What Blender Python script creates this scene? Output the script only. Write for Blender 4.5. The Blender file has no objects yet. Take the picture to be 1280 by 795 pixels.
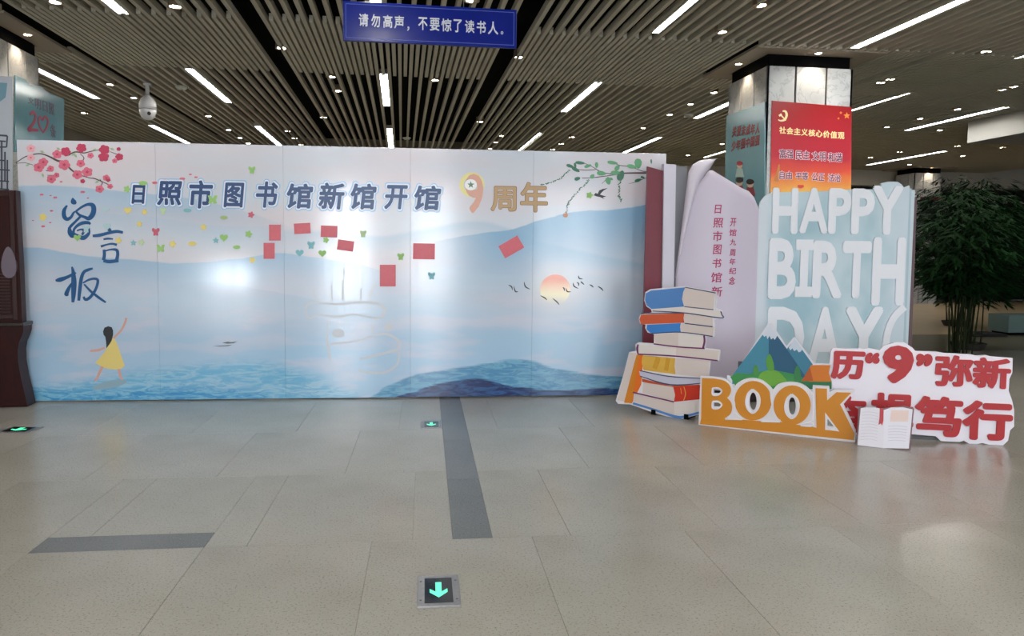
import bpy, bmesh, math, random
import numpy as np
from mathutils import Vector, Matrix

random.seed(7)
C = bpy.context.scene.collection

# ------------------------------------------------------------------ camera
F = 960.0            # focal length in pixels of the 1280 x 795 frame
CX, CY = 640.0, 377.0
CAM_H = 1.45
YAW, PITCH, ROLL = math.radians(8.166), math.radians(3.889), math.radians(0.4985)
CAM_R = Matrix.Rotation(-YAW, 3, 'Z') @ Matrix.Rotation(math.pi / 2 - PITCH, 3, 'X') @ Matrix.Rotation(ROLL, 3, 'Z')
cd = bpy.data.cameras.new('camera'); cam = bpy.data.objects.new('camera', cd); C.objects.link(cam)
cam.matrix_world = Matrix.Translation((0, 0, CAM_H)) @ CAM_R.to_4x4()
cd.sensor_width = 36.0; cd.lens = F / 1280 * 36.0
cd.shift_y = -(397.5 - CY) / 1280
cd.clip_end = 200
bpy.context.scene.camera = cam
sc = bpy.context.scene
sc.view_settings.view_transform = 'Standard'; sc.view_settings.look = 'None'
sc.view_settings.gamma = 1.0; sc.view_settings.use_curve_mapping = False
sc.view_settings.exposure = 0.78
sc.cycles.use_denoising = True
sc.cycles.max_bounces = 6; sc.cycles.glossy_bounces = 3; sc.cycles.diffuse_bounces = 4
sc.cycles.caustics_reflective = False; sc.cycles.caustics_refractive = False
sc.cycles.sample_clamp_indirect = 6.0

# ------------------------------------------------------------------ world
w = bpy.data.worlds.new('world'); sc.world = w; w.use_nodes = True
w.node_tree.nodes['Background'].inputs[0].default_value = (0.55, 0.62, 0.7, 1)
w.node_tree.nodes['Background'].inputs[1].default_value = 0.3

LAMP = 30.0           # luminous strips
PANE_EMIT = 7.5            # glow of the panes added behind the photographer
SPOT = 40.0

HC = 2.4             # ceiling height above the lens
ZC = CAM_H + HC      # underside of the slats

# ------------------------------------------------------------------ measuring helpers
def ray(x, y):
    return CAM_R @ Vector(((x - CX) / F, -(y - CY) / F, -1.0))
def at_z(x, y, z=0.0):
    d = ray(x, y); t = (z - CAM_H) / d.z; return Vector((d.x * t, d.y * t, z))
def at_y(x, y, Y):
    d = ray(x, y); t = Y / d.y; return Vector((d.x * t, Y, CAM_H + d.z * t))

class Plane:
    """an upright plane standing on the floor line A - B; local x runs along it, z up, y away from the viewer"""
    def __init__(s, A, B):
        s.A = Vector((A[0], A[1], 0)); e = Vector((B[0], B[1], 0)) - s.A
        s.len = e.length; s.e = e.normalized(); s.n = Vector((-s.e.y, s.e.x, 0))
        s.rot = math.atan2(s.e.y, s.e.x)
    def loc(s, x, y, off=0.0):
        d = ray(x, y); O = Vector((0, 0, CAM_H)); A = s.A + s.n * off
        t = s.n.dot(A - O) / s.n.dot(d); p = O + d * t
        return ((p - s.A).dot(s.e), p.z)

# ------------------------------------------------------------------ materials
def srgb(r, g, b):
    f = lambda c: (c / 255) / 12.92 if c / 255 <= 0.04045 else ((c / 255 + 0.055) / 1.055) ** 2.4
    return (f(r), f(g), f(b), 1)
MATS = {}
def mat(name, col, rough=0.5, metal=0.0, spec=0.5, var=0.0, scale=8.0, emit=0.0, bump=0.0, coat=0.0):
    if name in MATS: return MATS[name]
    m = bpy.data.materials.new(name); m.use_nodes = True; nt = m.node_tree; p = nt.nodes['Principled BSDF']
    p.inputs['Base Color'].default_value = col; p.inputs['Roughness'].default_value = rough
    p.inputs['Metallic'].default_value = metal; p.inputs['Specular IOR Level'].default_value = spec
    p.inputs['Coat Weight'].default_value = coat; p.inputs['Coat Roughness'].default_value = 0.06
    if var or bump:
        tc = nt.nodes.new('ShaderNodeTexCoord'); n = nt.nodes.new('ShaderNodeTexNoise')
        n.inputs['Scale'].default_value = scale; n.inputs['Detail'].default_value = 5
        nt.links.new(tc.outputs['Object'], n.inputs['Vector'])
        if var:
            mr = nt.nodes.new('ShaderNodeMapRange'); mr.inputs[1].default_value = 0.3; mr.inputs[2].default_value = 0.7
            mr.inputs[3].default_value = 1 - var; mr.inputs[4].default_value = 1 + var
            mx = nt.nodes.new('ShaderNodeMix'); mx.data_type = 'RGBA'; mx.blend_type = 'MULTIPLY'; mx.inputs[0].default_value = 1
            mx.inputs[6].default_value = col
            nt.links.new(n.outputs[0], mr.inputs[0]); nt.links.new(mr.outputs[0], mx.inputs[7]); nt.links.new(mx.outputs[2], p.inputs['Base Color'])
        if bump:
            b = nt.nodes.new('ShaderNodeBump'); b.inputs['Strength'].default_value = bump; b.inputs['Distance'].default_value = 0.01
            nt.links.new(n.outputs[0], b.inputs['Height']); nt.links.new(b.outputs[0], p.inputs['Normal'])
    if emit:
        p.inputs['Emission Color'].default_value = col; p.inputs['Emission Strength'].default_value = emit
    MATS[name] = m; return m

class NT:
    """small shader graph writer"""
    def __init__(s, name, rough=0.5):
        s.m = bpy.data.materials.new(name); s.m.use_nodes = True; s.t = s.m.node_tree
        s.p = s.t.nodes['Principled BSDF']; s.p.inputs['Roughness'].default_value = rough
        MATS[name] = s.m
        s.tc = s.t.nodes.new('ShaderNodeTexCoord')
    def put(s, sock, v):
        if hasattr(v, 'is_output') or hasattr(v, 'links'): s.t.links.new(v, sock)
        else: sock.default_value = v
    def math(s, op, a, b=0.0, c=0.0, clamp=False):
        n = s.t.nodes.new('ShaderNodeMath'); n.operation = op; n.use_clamp = clamp
        for i, v in enumerate((a, b, c)): s.put(n.inputs[i], v)
        return n.outputs[0]
    def step(s, v, a, b, lo=0.0, hi=1.0):
        n = s.t.nodes.new('ShaderNodeMapRange'); n.interpolation_type = 'SMOOTHSTEP'
        s.put(n.inputs[0], v)
        for i, q in enumerate((a, b, lo, hi)): n.inputs[i + 1].default_value = q
        return n.outputs[0]
    def mix(s, f, a, b, blend='MIX'):
        n = s.t.nodes.new('ShaderNodeMix'); n.data_type = 'RGBA'; n.blend_type = blend
        s.put(n.inputs[0], f); s.put(n.inputs[6], a); s.put(n.inputs[7], b); return n.outputs[2]
    def xyz(s, vec=None):
        n = s.t.nodes.new('ShaderNodeSeparateXYZ'); s.t.links.new(vec or s.tc.outputs['Object'], n.inputs[0]); return n.outputs
    def mapped(s, scale, vec=None, loc=(0, 0, 0)):
        n = s.t.nodes.new('ShaderNodeMapping'); n.inputs['Scale'].default_value = scale; n.inputs['Location'].default_value = loc
        s.t.links.new(vec or s.tc.outputs['Object'], n.inputs[0]); return n.outputs[0]
    def noise(s, vec, scale=1.0, detail=4.0, rough=0.5, dist=0.0):
        n = s.t.nodes.new('ShaderNodeTexNoise'); s.t.links.new(vec, n.inputs['Vector'])
        n.inputs['Scale'].default_value = scale; n.inputs['Detail'].default_value = detail
        n.inputs['Roughness'].default_value = rough; n.inputs['Distortion'].default_value = dist; return n.outputs[0]
    def curve(s, v, pts):
        n = s.t.nodes.new('ShaderNodeFloatCurve'); c = n.mapping.curves[0]
        pts = sorted(pts); c.points[0].location = pts[0]; c.points[1].location = pts[-1]
        for q in pts[1:-1]: c.points.new(*q)
        n.mapping.update(); s.put(n.inputs['Value'], v); return n.outputs[0]
    def ramp(s, v, stops):
        n = s.t.nodes.new('ShaderNodeValToRGB'); r = n.color_ramp
        r.elements[0].position, r.elements[0].color = stops[0]; r.elements[1].position, r.elements[1].color = stops[-1]
        for p_, c_ in stops[1:-1]:
            e = r.elements.new(p_); e.color = c_
        s.put(n.inputs[0], v); return n.outputs[0]
    def base(s, col): s.put(s.p.inputs['Base Color'], col); return s.m
    def bump(s, h, strength, dist=0.01):
        n = s.t.nodes.new('ShaderNodeBump'); n.inputs['Strength'].default_value = strength; n.inputs['Distance'].default_value = dist
        s.t.links.new(h, n.inputs['Height']); s.t.links.new(n.outputs[0], s.p.inputs['Normal'])

# ------------------------------------------------------------------ mesh helpers
def link_mesh(name, verts, faces, m, parent=None, smooth=False):
    me = bpy.data.meshes.new(name); me.from_pydata([tuple(v) for v in verts], [], faces); me.update()
    return link(name, me, m, parent, smooth)
def link(name, me, m, parent=None, smooth=False):
    o = bpy.data.objects.new(name, me); C.objects.link(o)
    if m is not None and not me.materials: me.materials.append(m)
    if parent: o.parent = parent
    if smooth:
        for p in me.polygons: p.use_smooth = True
    return o
def bm_obj(name, bm, m, parent=None, smooth=False):
    bmesh.ops.recalc_face_normals(bm, faces=bm.faces)
    me = bpy.data.meshes.new(name); bm.to_mesh(me); bm.free()
    return link(name, me, m, parent, smooth)
def add_box(bm, x0, x1, y0, y1, z0, z1, bevel=0.0):
    vs = [bm.verts.new(p) for p in ((x0,y0,z0),(x1,y0,z0),(x1,y1,z0),(x0,y1,z0),(x0,y0,z1),(x1,y0,z1),(x1,y1,z1),(x0,y1,z1))]
    fs = [bm.faces.new([vs[i] for i in f]) for f in ((0,3,2,1),(4,5,6,7),(0,1,5,4),(1,2,6,5),(2,3,7,6),(3,0,4,7))]
    if bevel:
        bmesh.ops.bevel(bm, geom=list({e for f in fs for e in f.edges}), offset=bevel, segments=1, affect='EDGES', profile=0.5)
def box(name, x0, x1, y0, y1, z0, z1, m, parent=None, bevel=0.0):
    bm = bmesh.new(); add_box(bm, x0, x1, y0, y1, z0, z1, bevel); return bm_obj(name, bm, m, parent)
def add_prism(bm, pts, y0, y1):
    """outline in local (x, z); y0 front, y1 back"""
    a = [bm.verts.new((p[0], y0, p[1])) for p in pts]; b = [bm.verts.new((p[0], y1, p[1])) for p in pts]
    bm.faces.new(a); bm.faces.new(b[::-1]); n = len(pts)
    for i in range(n): bm.faces.new((a[i], b[i], b[(i + 1) % n], a[(i + 1) % n]))
def add_lathe(bm, prof, seg=16, c=(0, 0), caps=True):
    rings = []
    for r, z in prof:
        rings.append([bm.verts.new((c[0] + r * math.cos(2*math.pi*k/seg), c[1] + r * math.sin(2*math.pi*k/seg), z)) for k in range(seg)])
    for i in range(len(rings) - 1):
        for k in range(seg):
            bm.faces.new((rings[i][k], rings[i][(k+1) % seg], rings[i+1][(k+1) % seg], rings[i+1][k]))
    if not caps: return
    if prof[0][0] > 1e-4: bm.faces.new(rings[0][::-1])
    if prof[-1][0] > 1e-4: bm.faces.new(rings[-1])
def smooth_line(pts, n=6, closed=False):
    """Catmull-Rom through points"""
    P = [tuple(map(float, p)) for p in pts]; out = []; N = len(P)
    for i in range(N if closed else N - 1):
        p0 = P[(i-1) % N] if closed or i > 0 else P[0]; p1 = P[i]; p2 = P[(i+1) % N]
        p3 = P[(i+2) % N] if closed or i + 2 < N else P[-1]
        for k in range(n):
            t = k / n
            out.append(tuple(0.5 * ((2*b) + (-a+c)*t + (2*a-5*b+4*c-d)*t*t + (-a+3*b-3*c+d)*t**3) for a, b, c, d in zip(p0, p1, p2, p3)))
    if not closed: out.append(P[-1])
    return out
def add_ribbon(bm, pts, y0, y1):
    """brush stroke: pts (x, z, halfwidth)"""
    L, Rr = [], []
    for i, p in enumerate(pts):
        a = pts[max(i-1, 0)]; b = pts[min(i+1, len(pts)-1)]
        d = Vector((b[0]-a[0], b[1]-a[1])); d = d.normalized() if d.length > 1e-9 else Vector((1, 0))
        n = Vector((-d.y, d.x)) * p[2]
        L.append((p[0]+n.x, p[1]+n.y)); Rr.append((p[0]-n.x, p[1]-n.y))
    va = [bm.verts.new((p[0], y0, p[1])) for p in L]; vb = [bm.verts.new((p[0], y0, p[1])) for p in Rr]
    wa = [bm.verts.new((p[0], y1, p[1])) for p in L]; wb = [bm.verts.new((p[0], y1, p[1])) for p in Rr]
    n = len(L)
    for i in range(n-1):
        bm.faces.new((va[i], va[i+1], vb[i+1], vb[i])); bm.faces.new((va[i], wa[i], wa[i+1], va[i+1])); bm.faces.new((vb[i], vb[i+1], wb[i+1], wb[i]))
    bm.faces.new((va[0], vb[0], wb[0], wa[0])); bm.faces.new((va[-1], wa[-1], wb[-1], vb[-1]))

_txt = {}
def text_arrays(s, off=0.0, shear=0.0, sp=1.0):
    key = (s, off, shear, sp)
    if key in _txt: return _txt[key]
    if off:      # bold: the outline swept round a small circle, so counters stay open
        V, Fc = text_arrays(s, 0.0, shear, sp); n = len(V); k = 8 if off < 0.04 else 12
        VV, FF = [V], list(Fc)
        for i in range(k):
            t = 2*math.pi*i/k; D = V + np.array((off*math.cos(t), off*math.sin(t), -0.004*(i+1)))
            VV.append(D); FF += [tuple(a + n*(i+1) for a in f) for f in Fc]
        _txt[key] = (np.concatenate(VV), FF); return _txt[key]
    cu = bpy.data.curves.new('txt', 'FONT'); cu.body = s; cu.shear = shear; cu.extrude = 0.5
    cu.resolution_u = 3; cu.space_character = sp
    o = bpy.data.objects.new('txt', cu); C.objects.link(o); bpy.context.view_layer.update()
    me = bpy.data.meshes.new_from_object(o.evaluated_get(bpy.context.evaluated_depsgraph_get()))
    V = np.array([v.co[:] for v in me.vertices]); Fc = [tuple(p.vertices) for p in me.polygons]
    bpy.data.objects.remove(o); bpy.data.curves.remove(cu); bpy.data.meshes.remove(me)
    _txt[key] = (V, Fc); return V, Fc
def text_box(name, s, x0, z0, x1, z1, yf, th, m, parent, off=0.0, shear=0.0, sp=1.0, back=None):
    """lettering filling the rectangle (x0,z0)-(x1,z1) of the parent's upright face, front at yf, thickness th"""
    V, Fc = text_arrays(s, off, shear, sp); a = V.min(0); b = V.max(0); d = b - a
    W = np.empty_like(V)
    W[:, 0] = x0 + (V[:, 0]-a[0])/d[0]*(x1-x0); W[:, 2] = z0 + (V[:, 1]-a[1])/d[1]*(z1-z0)
    W[:, 1] = yf + (0.5 - V[:, 2]) * th
    return link_mesh(name, W.tolist(), Fc, m, parent)
def ptext(name, s, P, bx, yf, th, m, parent, **k):
    """the same with the rectangle measured in the photograph: (left, top, right, bottom)"""
    x0, z1 = P.loc(bx[0], (bx[1])); x1, z0 = P.loc(bx[2], bx[3])
    return text_box(name, s, x0, z0, x1, z1, yf, th, m, parent, **k)

def thing(name, label, cat, loc=(0, 0, 0), rotz=0.0, group=None):
    o = bpy.data.objects.new(name, None); C.objects.link(o); o.empty_display_size = 0.2
    o.location = loc; o.rotation_euler = (0, 0, rotz); o['label'] = label; o['category'] = cat
    if group: o['group'] = group
    return o
def tag(o, label, cat, group=None):
    o['label'] = label; o['category'] = cat
    if group: o['group'] = group
    return o
def pthing(name, label, cat, P, group=None): return thing(name, label, cat, P.A, P.rot, group)
def struct(o): o['kind'] = 'structure'; return o
def pxs(P, pts, o=(0, 0), k=1.0, off=0.0):
    """points picked on an enlarged crop (origin o, scale k) onto the plane P"""
    return [P.loc(o[0] + p[0]/k, o[1] + p[1]/k, off) for p in pts]

# ------------------------------------------------------------------ material set
def terrazzo(name, a, b, rough, speck):
    n = NT(name, rough)
    big = n.noise(n.mapped((1, 1, 1)), 1.3, 3)
    f = n.noise(n.mapped((1, 1, 1)), 95, 3, 0.75); f2 = n.noise(n.mapped((1, 1, 1), loc=(9, 3, 1)), 160, 2, 0.8)
    col = n.mix(n.step(big, 0.3, 0.7), a, b)
    col = n.mix(n.math('MULTIPLY', n.step(f, 0.54, 0.66), 0.6), col, speck)
    col = n.mix(n.math('MULTIPLY', n.step(f2, 0.62, 0.7), 0.4), col, srgb(214, 205, 188))
    n.p.inputs['Specular IOR Level'].default_value = 0.4; n.base(col); n.put(n.p.inputs['Roughness'], n.step(big, 0.2, 0.8, rough - 0.03, rough + 0.05)); return n.m
M_TILE = terrazzo('beige_terrazzo', srgb(160, 156, 147), srgb(149, 144, 134), 0.2, srgb(92, 84, 74))
M_BAR = terrazzo('grey_stone', srgb(106, 107, 106), srgb(96, 97, 98), 0.24, srgb(66, 66, 68))
M_GROUT = mat('grout', srgb(130, 122, 110), 0.8)
M_SLAT = mat('slat_paint', srgb(180, 174, 156), 0.55, var=0.05, scale=3)
M_BLACK = mat('black_void', srgb(4, 4, 5), 0.9, spec=0.1)
M_TUBE = mat('lamp_diffuser', (1.0, 0.985, 0.95, 1), 0.5, emit=LAMP)
M_HOUSE = mat('lamp_housing', srgb(170, 166, 156), 0.5)
M_SPOT = mat('spot_lens', (1.0, 0.86, 0.68, 1), 0.5, emit=SPOT)
M_TRIM = mat('spot_trim', srgb(150, 132, 110), 0.35, metal=0.5)
M_WHITE = mat('white_foam', srgb(226, 222, 228), 0.45)
M_PAPERW = mat('white_print', srgb(232, 228, 238), 0.4)
M_REDP = mat('red_letter', srgb(176, 38, 44), 0.45)
M_BEIGE = mat('beige_plaster', srgb(168, 160, 146), 0.7, var=0.05, scale=2)
M_DARKWOOD = None

def marble():
    n = NT('marble', 0.25)
    v = n.mapped((1, 1, 1)); d = n.noise(v, 2.5, 6, 0.6, 1.6)
    vein = n.math('ABSOLUTE', n.math('SUBTRACT', d, 0.5))
    base = n.mix(n.noise(v, 6, 5), srgb(168, 170, 170), srgb(196, 198, 198))
    return n.base(n.mix(n.step(vein, 0.0, 0.03, 0.32, 0.0), base, srgb(110, 112, 116)))
M_MARBLE = marble()

def rosewood():
    n = NT('rosewood', 0.4); n.p.inputs['Specular IOR Level'].default_value = 0.2; v = n.mapped((6, 6, 1.2))
    return n.base(n.mix(n.noise(v, 3, 6, 0.6, 1.0), srgb(22, 6, 6), srgb(58, 14, 12)))
M_DARKWOOD = rosewood()

# ================================================================== LARGE STRUCTURE
X0, X1, Y0, Y1 = -6.9, 20.0, -7.0, 21.6
# ---- floor: substrate and stone tiles
floor = struct(box('floor', X0, X1, Y0, Y1, -0.12, -0.004, M_GROUT))
FR = math.radians(-1.7); fo = Vector((0.25, 3.76)); fu = Vector((math.cos(FR), math.sin(FR))); fv = Vector((-fu.y, fu.x))
def f2w(u, v): return fo + fu * u + fv * v
bars = [(0.0, 0.2, 0.0, 5.0), (-2.0, -1.2, 0.0, 0.2), (1.5, 2.6, 4.06, 4.2)]   # inlaid dark strips (u0,u1,v0,v1)
rows = [(-1.2 * k - 1.2, -1.2 * k) for k in range(0, 2)][::-1] + [(0, 1.18), (1.18, 2.36)] + [(2.36 + 1.2*k, 3.56 + 1.2*k) for k in range(0, 6)]
offs = [0.2, 0.0, 0.6, 0.25, -0.05, 0.3, 0.0, 0.4, 0.1, 0.5]
def clip(rects, b):
    out = []
    for (u0, u1, v0, v1) in rects:
        if u1 <= b[0] or u0 >= b[1] or v1 <= b[2] or v0 >= b[3]: out.append((u0, u1, v0, v1)); continue
        if u0 < b[0]: out.append((u0, b[0], v0, v1))
        if u1 > b[1]: out.append((b[1], u1, v0, v1))
        a0, a1 = max(u0, b[0]), min(u1, b[1])
        if v0 < b[2]: out.append((a0, a1, v0, b[2]))
        if v1 > b[3]: out.append((a0, a1, b[3], v1))
    return out
tile_mesh = {}
def tile(name, u0, u1, v0, v1, m, z=0.0):
    g = 0.0007; wdt, dep = round(u1-u0-2*g, 4), round(v1-v0-2*g, 4)
    if wdt < 0.02 or dep < 0.02: return
    key = (wdt, dep, m.name)
    if key not in tile_mesh:
        bm = bmesh.new(); add_box(bm, 0, wdt, 0, dep, -0.02, 0, 0.0008)
        bmesh.ops.recalc_face_normals(bm, faces=bm.faces)
        me = bpy.data.meshes.new(name); bm.to_mesh(me); bm.free(); me.materials.append(m); tile_mesh[key] = me
    o = bpy.data.objects.new(name, tile_mesh[key]); C.objects.link(o)
    p = f2w(u0+g, v0+g); o.location = (p.x, p.y, z); o.rotation_euler = (0, 0, FR); o.parent = floor
for (v0, v1), of in zip(rows, offs):
    k0 = 2.2 if v0 < 0 else 7.6
    reach = 6.6 if v0 < 3.5 else 11.5
    u = -0.4 - 0.8 * 8 - of
    n_in_row = 0
    while u < reach:
        # only where the photograph can see the floor
        mid = f2w(u + 0.4, (v0 + v1) / 2)
        if mid.x > -0.53 * (mid.y + 1.2) - 0.9 and mid.x < 0.93 * (mid.y + 0.6) + 0.8 and u > -6.9:
            rs = [(u, u + 0.8, v0, v1)]
            for b in bars: rs = clip(rs, b)
            for r in rs: tile('floor_tile', *r, M_TILE, z=random.uniform(-0.0004, 0.0002))
        u += 0.8
for b in bars:
    if b[3] - b[2] > 2:
        v = b[2]
        while v < b[3] - 0.01: tile('inlay_strip', b[0], b[1], v, min(v + 1.0, b[3]), M_BAR); v += 1.0
    else: tile('inlay_strip', *b, M_BAR)
# floor outside the singly built tiles: one slab with the same stone
far_bm = bmesh.new()
for (ua, ub, va, vb) in ((-13, -6.9, -11, 18.5), (-6.9, 21, 9.56, 18.5), (6.4, 21, -11, 9.56), (-6.9, 6.4, -11, -2.4)):
    for p in [(ua, va, ub, vb)]:
        q = [f2w(ua, va), f2w(ub, va), f2w(ub, vb), f2w(ua, vb)]
        q = [Vector((min(max(t.x, X0), X1), min(max(t.y, Y0), Y1))) for t in q]
        far_bm.faces.new([far_bm.verts.new((t.x, t.y, -0.003)) for t in q])
fs = bm_obj('floor_field', far_bm, M_TILE, floor); fs['kind'] = 'stuff'
# wide dark stone band crossing the hall behind the signs
box('inlay_strip', 6.2, 19.0, 10.3, 12.4, -0.02, 0.002, mat('olive_stone', srgb(96, 90, 72), 0.3, var=0.08, scale=3), floor)
box('stone_field', 5.0, 19.6, 12.42, 21.0, -0.02, 0.002, mat('tan_stone', srgb(206, 184, 148), 0.3, var=0.06, scale=2), floor)  # tan floor, its colour brightened in place of missing lamp light

# ---- walls
struct(box('wall_left', X0 - 0.15, X0, Y0, Y1, 0, ZC + 0.6, M_BEIGE))
struct(box('wall_right', X1, X1 + 0.15, Y0, Y1, 0, ZC + 0.6, mat('brown_wall', srgb(70, 62, 54), 0.7)))
wf = struct(box('wall_far', X0, X1, Y1, Y1 + 0.15, 0, ZC + 0.6, mat('dark_glass_wall', srgb(14, 15, 15), 0.35)))
box('bulkhead', X0 + 0.01, X1 - 0.01, Y1 - 0.5, Y1 - 0.001, 3.42, ZC + 0.55, M_BEIGE, wf)
for k in range(9): box('mullion', 2 + k*2.1, 2.06 + k*2.1, Y1 - 0.05, Y1 - 0.001, 0, 3.4, M_BLACK, wf)
box('ledge', 2.0, 19.5, Y1 - 0.2, Y1 - 0.06, 3.0, 3.06, mat('white_ledge', srgb(170, 170, 168), 0.5), wf)
wb = struct(box('wall_back', X0, X1, Y0 - 0.15, Y0, 0, ZC + 0.6, M_BEIGE))
# unseen glowing panes added behind the photographer for the mural's bright reflections
def added_pane(n, xa, xb, za, zb, k=1.0):
    m = mat('daylight_%d' % n, (0.86, 0.93, 1.0, 1), 0.4, emit=PANE_EMIT * k)
    p = struct(box('window_%d' % n, xa, xb, Y0 + 0.01, Y0 + 0.04, za, zb, m))
    f = mat('window_frame', srgb(60, 60, 62), 0.4)
    bm = bmesh.new(); t = 0.05
    for (a, b, c, d) in ((xa-t, xa, za, zb), (xb, xb+t, za, zb), (xa-t, xb+t, zb, zb+t)): add_box(bm, a, b, Y0+0.005, Y0+0.07, c, d)
    bm_obj('window_frame', bm, f, p)
added_pane(1, -3.3, -2.2, 0.05, 3.2, 1.7)
added_pane(2, -0.9, 0.1, 0.05, 3.2, 1.35)
added_pane(3, 2.6, 4.3, 0.05, 3.2, 0.7)
added_pane(4, -6.6, -5.4, 0.35, 0.95, 2.8)
added_pane(5, 6.1, 7.3, 0.40, 1.0, 1.9)
added_pane(6, 9.0, 17.0, 0.05, 3.2, 0.5)

# ---- ceiling: dark plenum above, slats as parts
ceiling = struct(box('ceiling', X0, X1, Y0, Y1, ZC + 0.5, ZC + 0.6, M_BLACK))
SW, SH = 0.045, 0.075
def slat_mesh(y0, y1):
    bm = bmesh.new(); add_box(bm, -SW/2, SW/2, y0, y1, 0, SH); bmesh.ops.recalc_face_normals(bm, faces=bm.faces)
    me = bpy.data.meshes.new('ceiling_slat'); bm.to_mesh(me); bm.free(); me.materials.append(M_SLAT); return me
LONG = slat_mesh(-4.0, 21.0)
groups = [(-2.80, -2.49, None), (-2.42, -1.71, -2.06), (-1.61, -0.72, -1.19), (-0.60, 0.475, -0.105), (0.60, 1.665, 1.165),
          (1.73, 2.64, 2.2), (2.715, 3.50, 3.14), (3.57, 4.55, 4.095), (4.61, 5.75, 5.29), (5.8, 7.2, None)]
COLS = []  # (x0,x1,y0,y1) footprint at the ceiling kept free of slats
cRx0 = at_y(959, 100, 8.95).x; cRx1 = at_y(1066, 100, 8.95).x
COLW = cRx1 - cRx0
cR = (cRx0, cRx1, 8.95, 8.95 + COLW)
cL = (-4.34 - COLW, -4.34, 9.05, 9.05 + COLW)
c3x = at_y(1143, 225, 20.0).x
c3 = (c3x, c3x + 0.85, 20.0, 20.85)
cols = [cR, cL, c3]
def slat(x, y0, y1, mesh=None):
    """a slat is left out where a column and its collar come through the ceiling"""
    segs = [(y0, y1)]
    for (a, b, c, d) in cols:
        m = 0.28
        if a - m < x < b + m:
            s2 = []
            for (p, q) in segs:
                if q <= c - m or p >= d + m: s2.append((p, q))
                else:
                    if p < c - m: s2.append((p, c - m))
                    if q > d + m: s2.append((d + m, q))
            segs = s2
    for (p, q) in segs:
        me = mesh if mesh and (p, q) == (y0, y1) else slat_mesh(p, q)
        o = bpy.data.objects.new('ceiling_slat', me); C.objects.link(o); o.parent = ceiling; o.location = (x, 0, ZC)
short_near, short_far = (3.585 * HC, 4.60 * HC), (3.72 * HC, 4.9 * HC)
SM = {short_near: slat_mesh(*short_near), short_far: slat_mesh(*short_far)}
far_slats = bmesh.new()
for (a, b, L) in groups:
    xs = []
    if L is None:
        n = max(1, round((b - a) / 0.0592)); xs = [a + (b - a) * i / n for i in range(n + 1)]
    else:
        n1 = round((L - 0.034 - a) / 0.0592); n2 = round((b - L - 0.034) / 0.0592)
        xs = [a + (L - 0.034 - a) * i / n1 for i in range(n1 + 1)] + [L + 0.034 + (b - L - 0.034) * i / n2 for i in range(n2 + 1)]
    band = short_near if b < 3.6 else short_far
    for i, x in enumerate(xs):
        if x * HC > X1 - 2.6: continue
        slat(x * HC, -4.0, 21.0, LONG)
        if i + 1 < len(xs):
            xm = (x + xs[i + 1]) / 2
            if x > 4.6:
                add_box(far_slats, xm*HC - SW/2, xm*HC + SW/2, band[0], band[1], ZC, ZC + SH)
            else: slat(xm * HC, band[0], band[1], SM[band])
fsl = bm_obj('far_slats', far_slats, M_SLAT, ceiling); fsl['kind'] = 'stuff'

# ---- white bulkhead low in the right-hand ceiling
p = at_z(1209, 179, ZC - 0.38)
struct(box('trim_1', p.x, X1 - 0.1, 9.5, p.y, ZC - 0.38, ZC + 0.4, mat('bulkhead_white', srgb(160, 158, 152), 0.6)))

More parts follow.
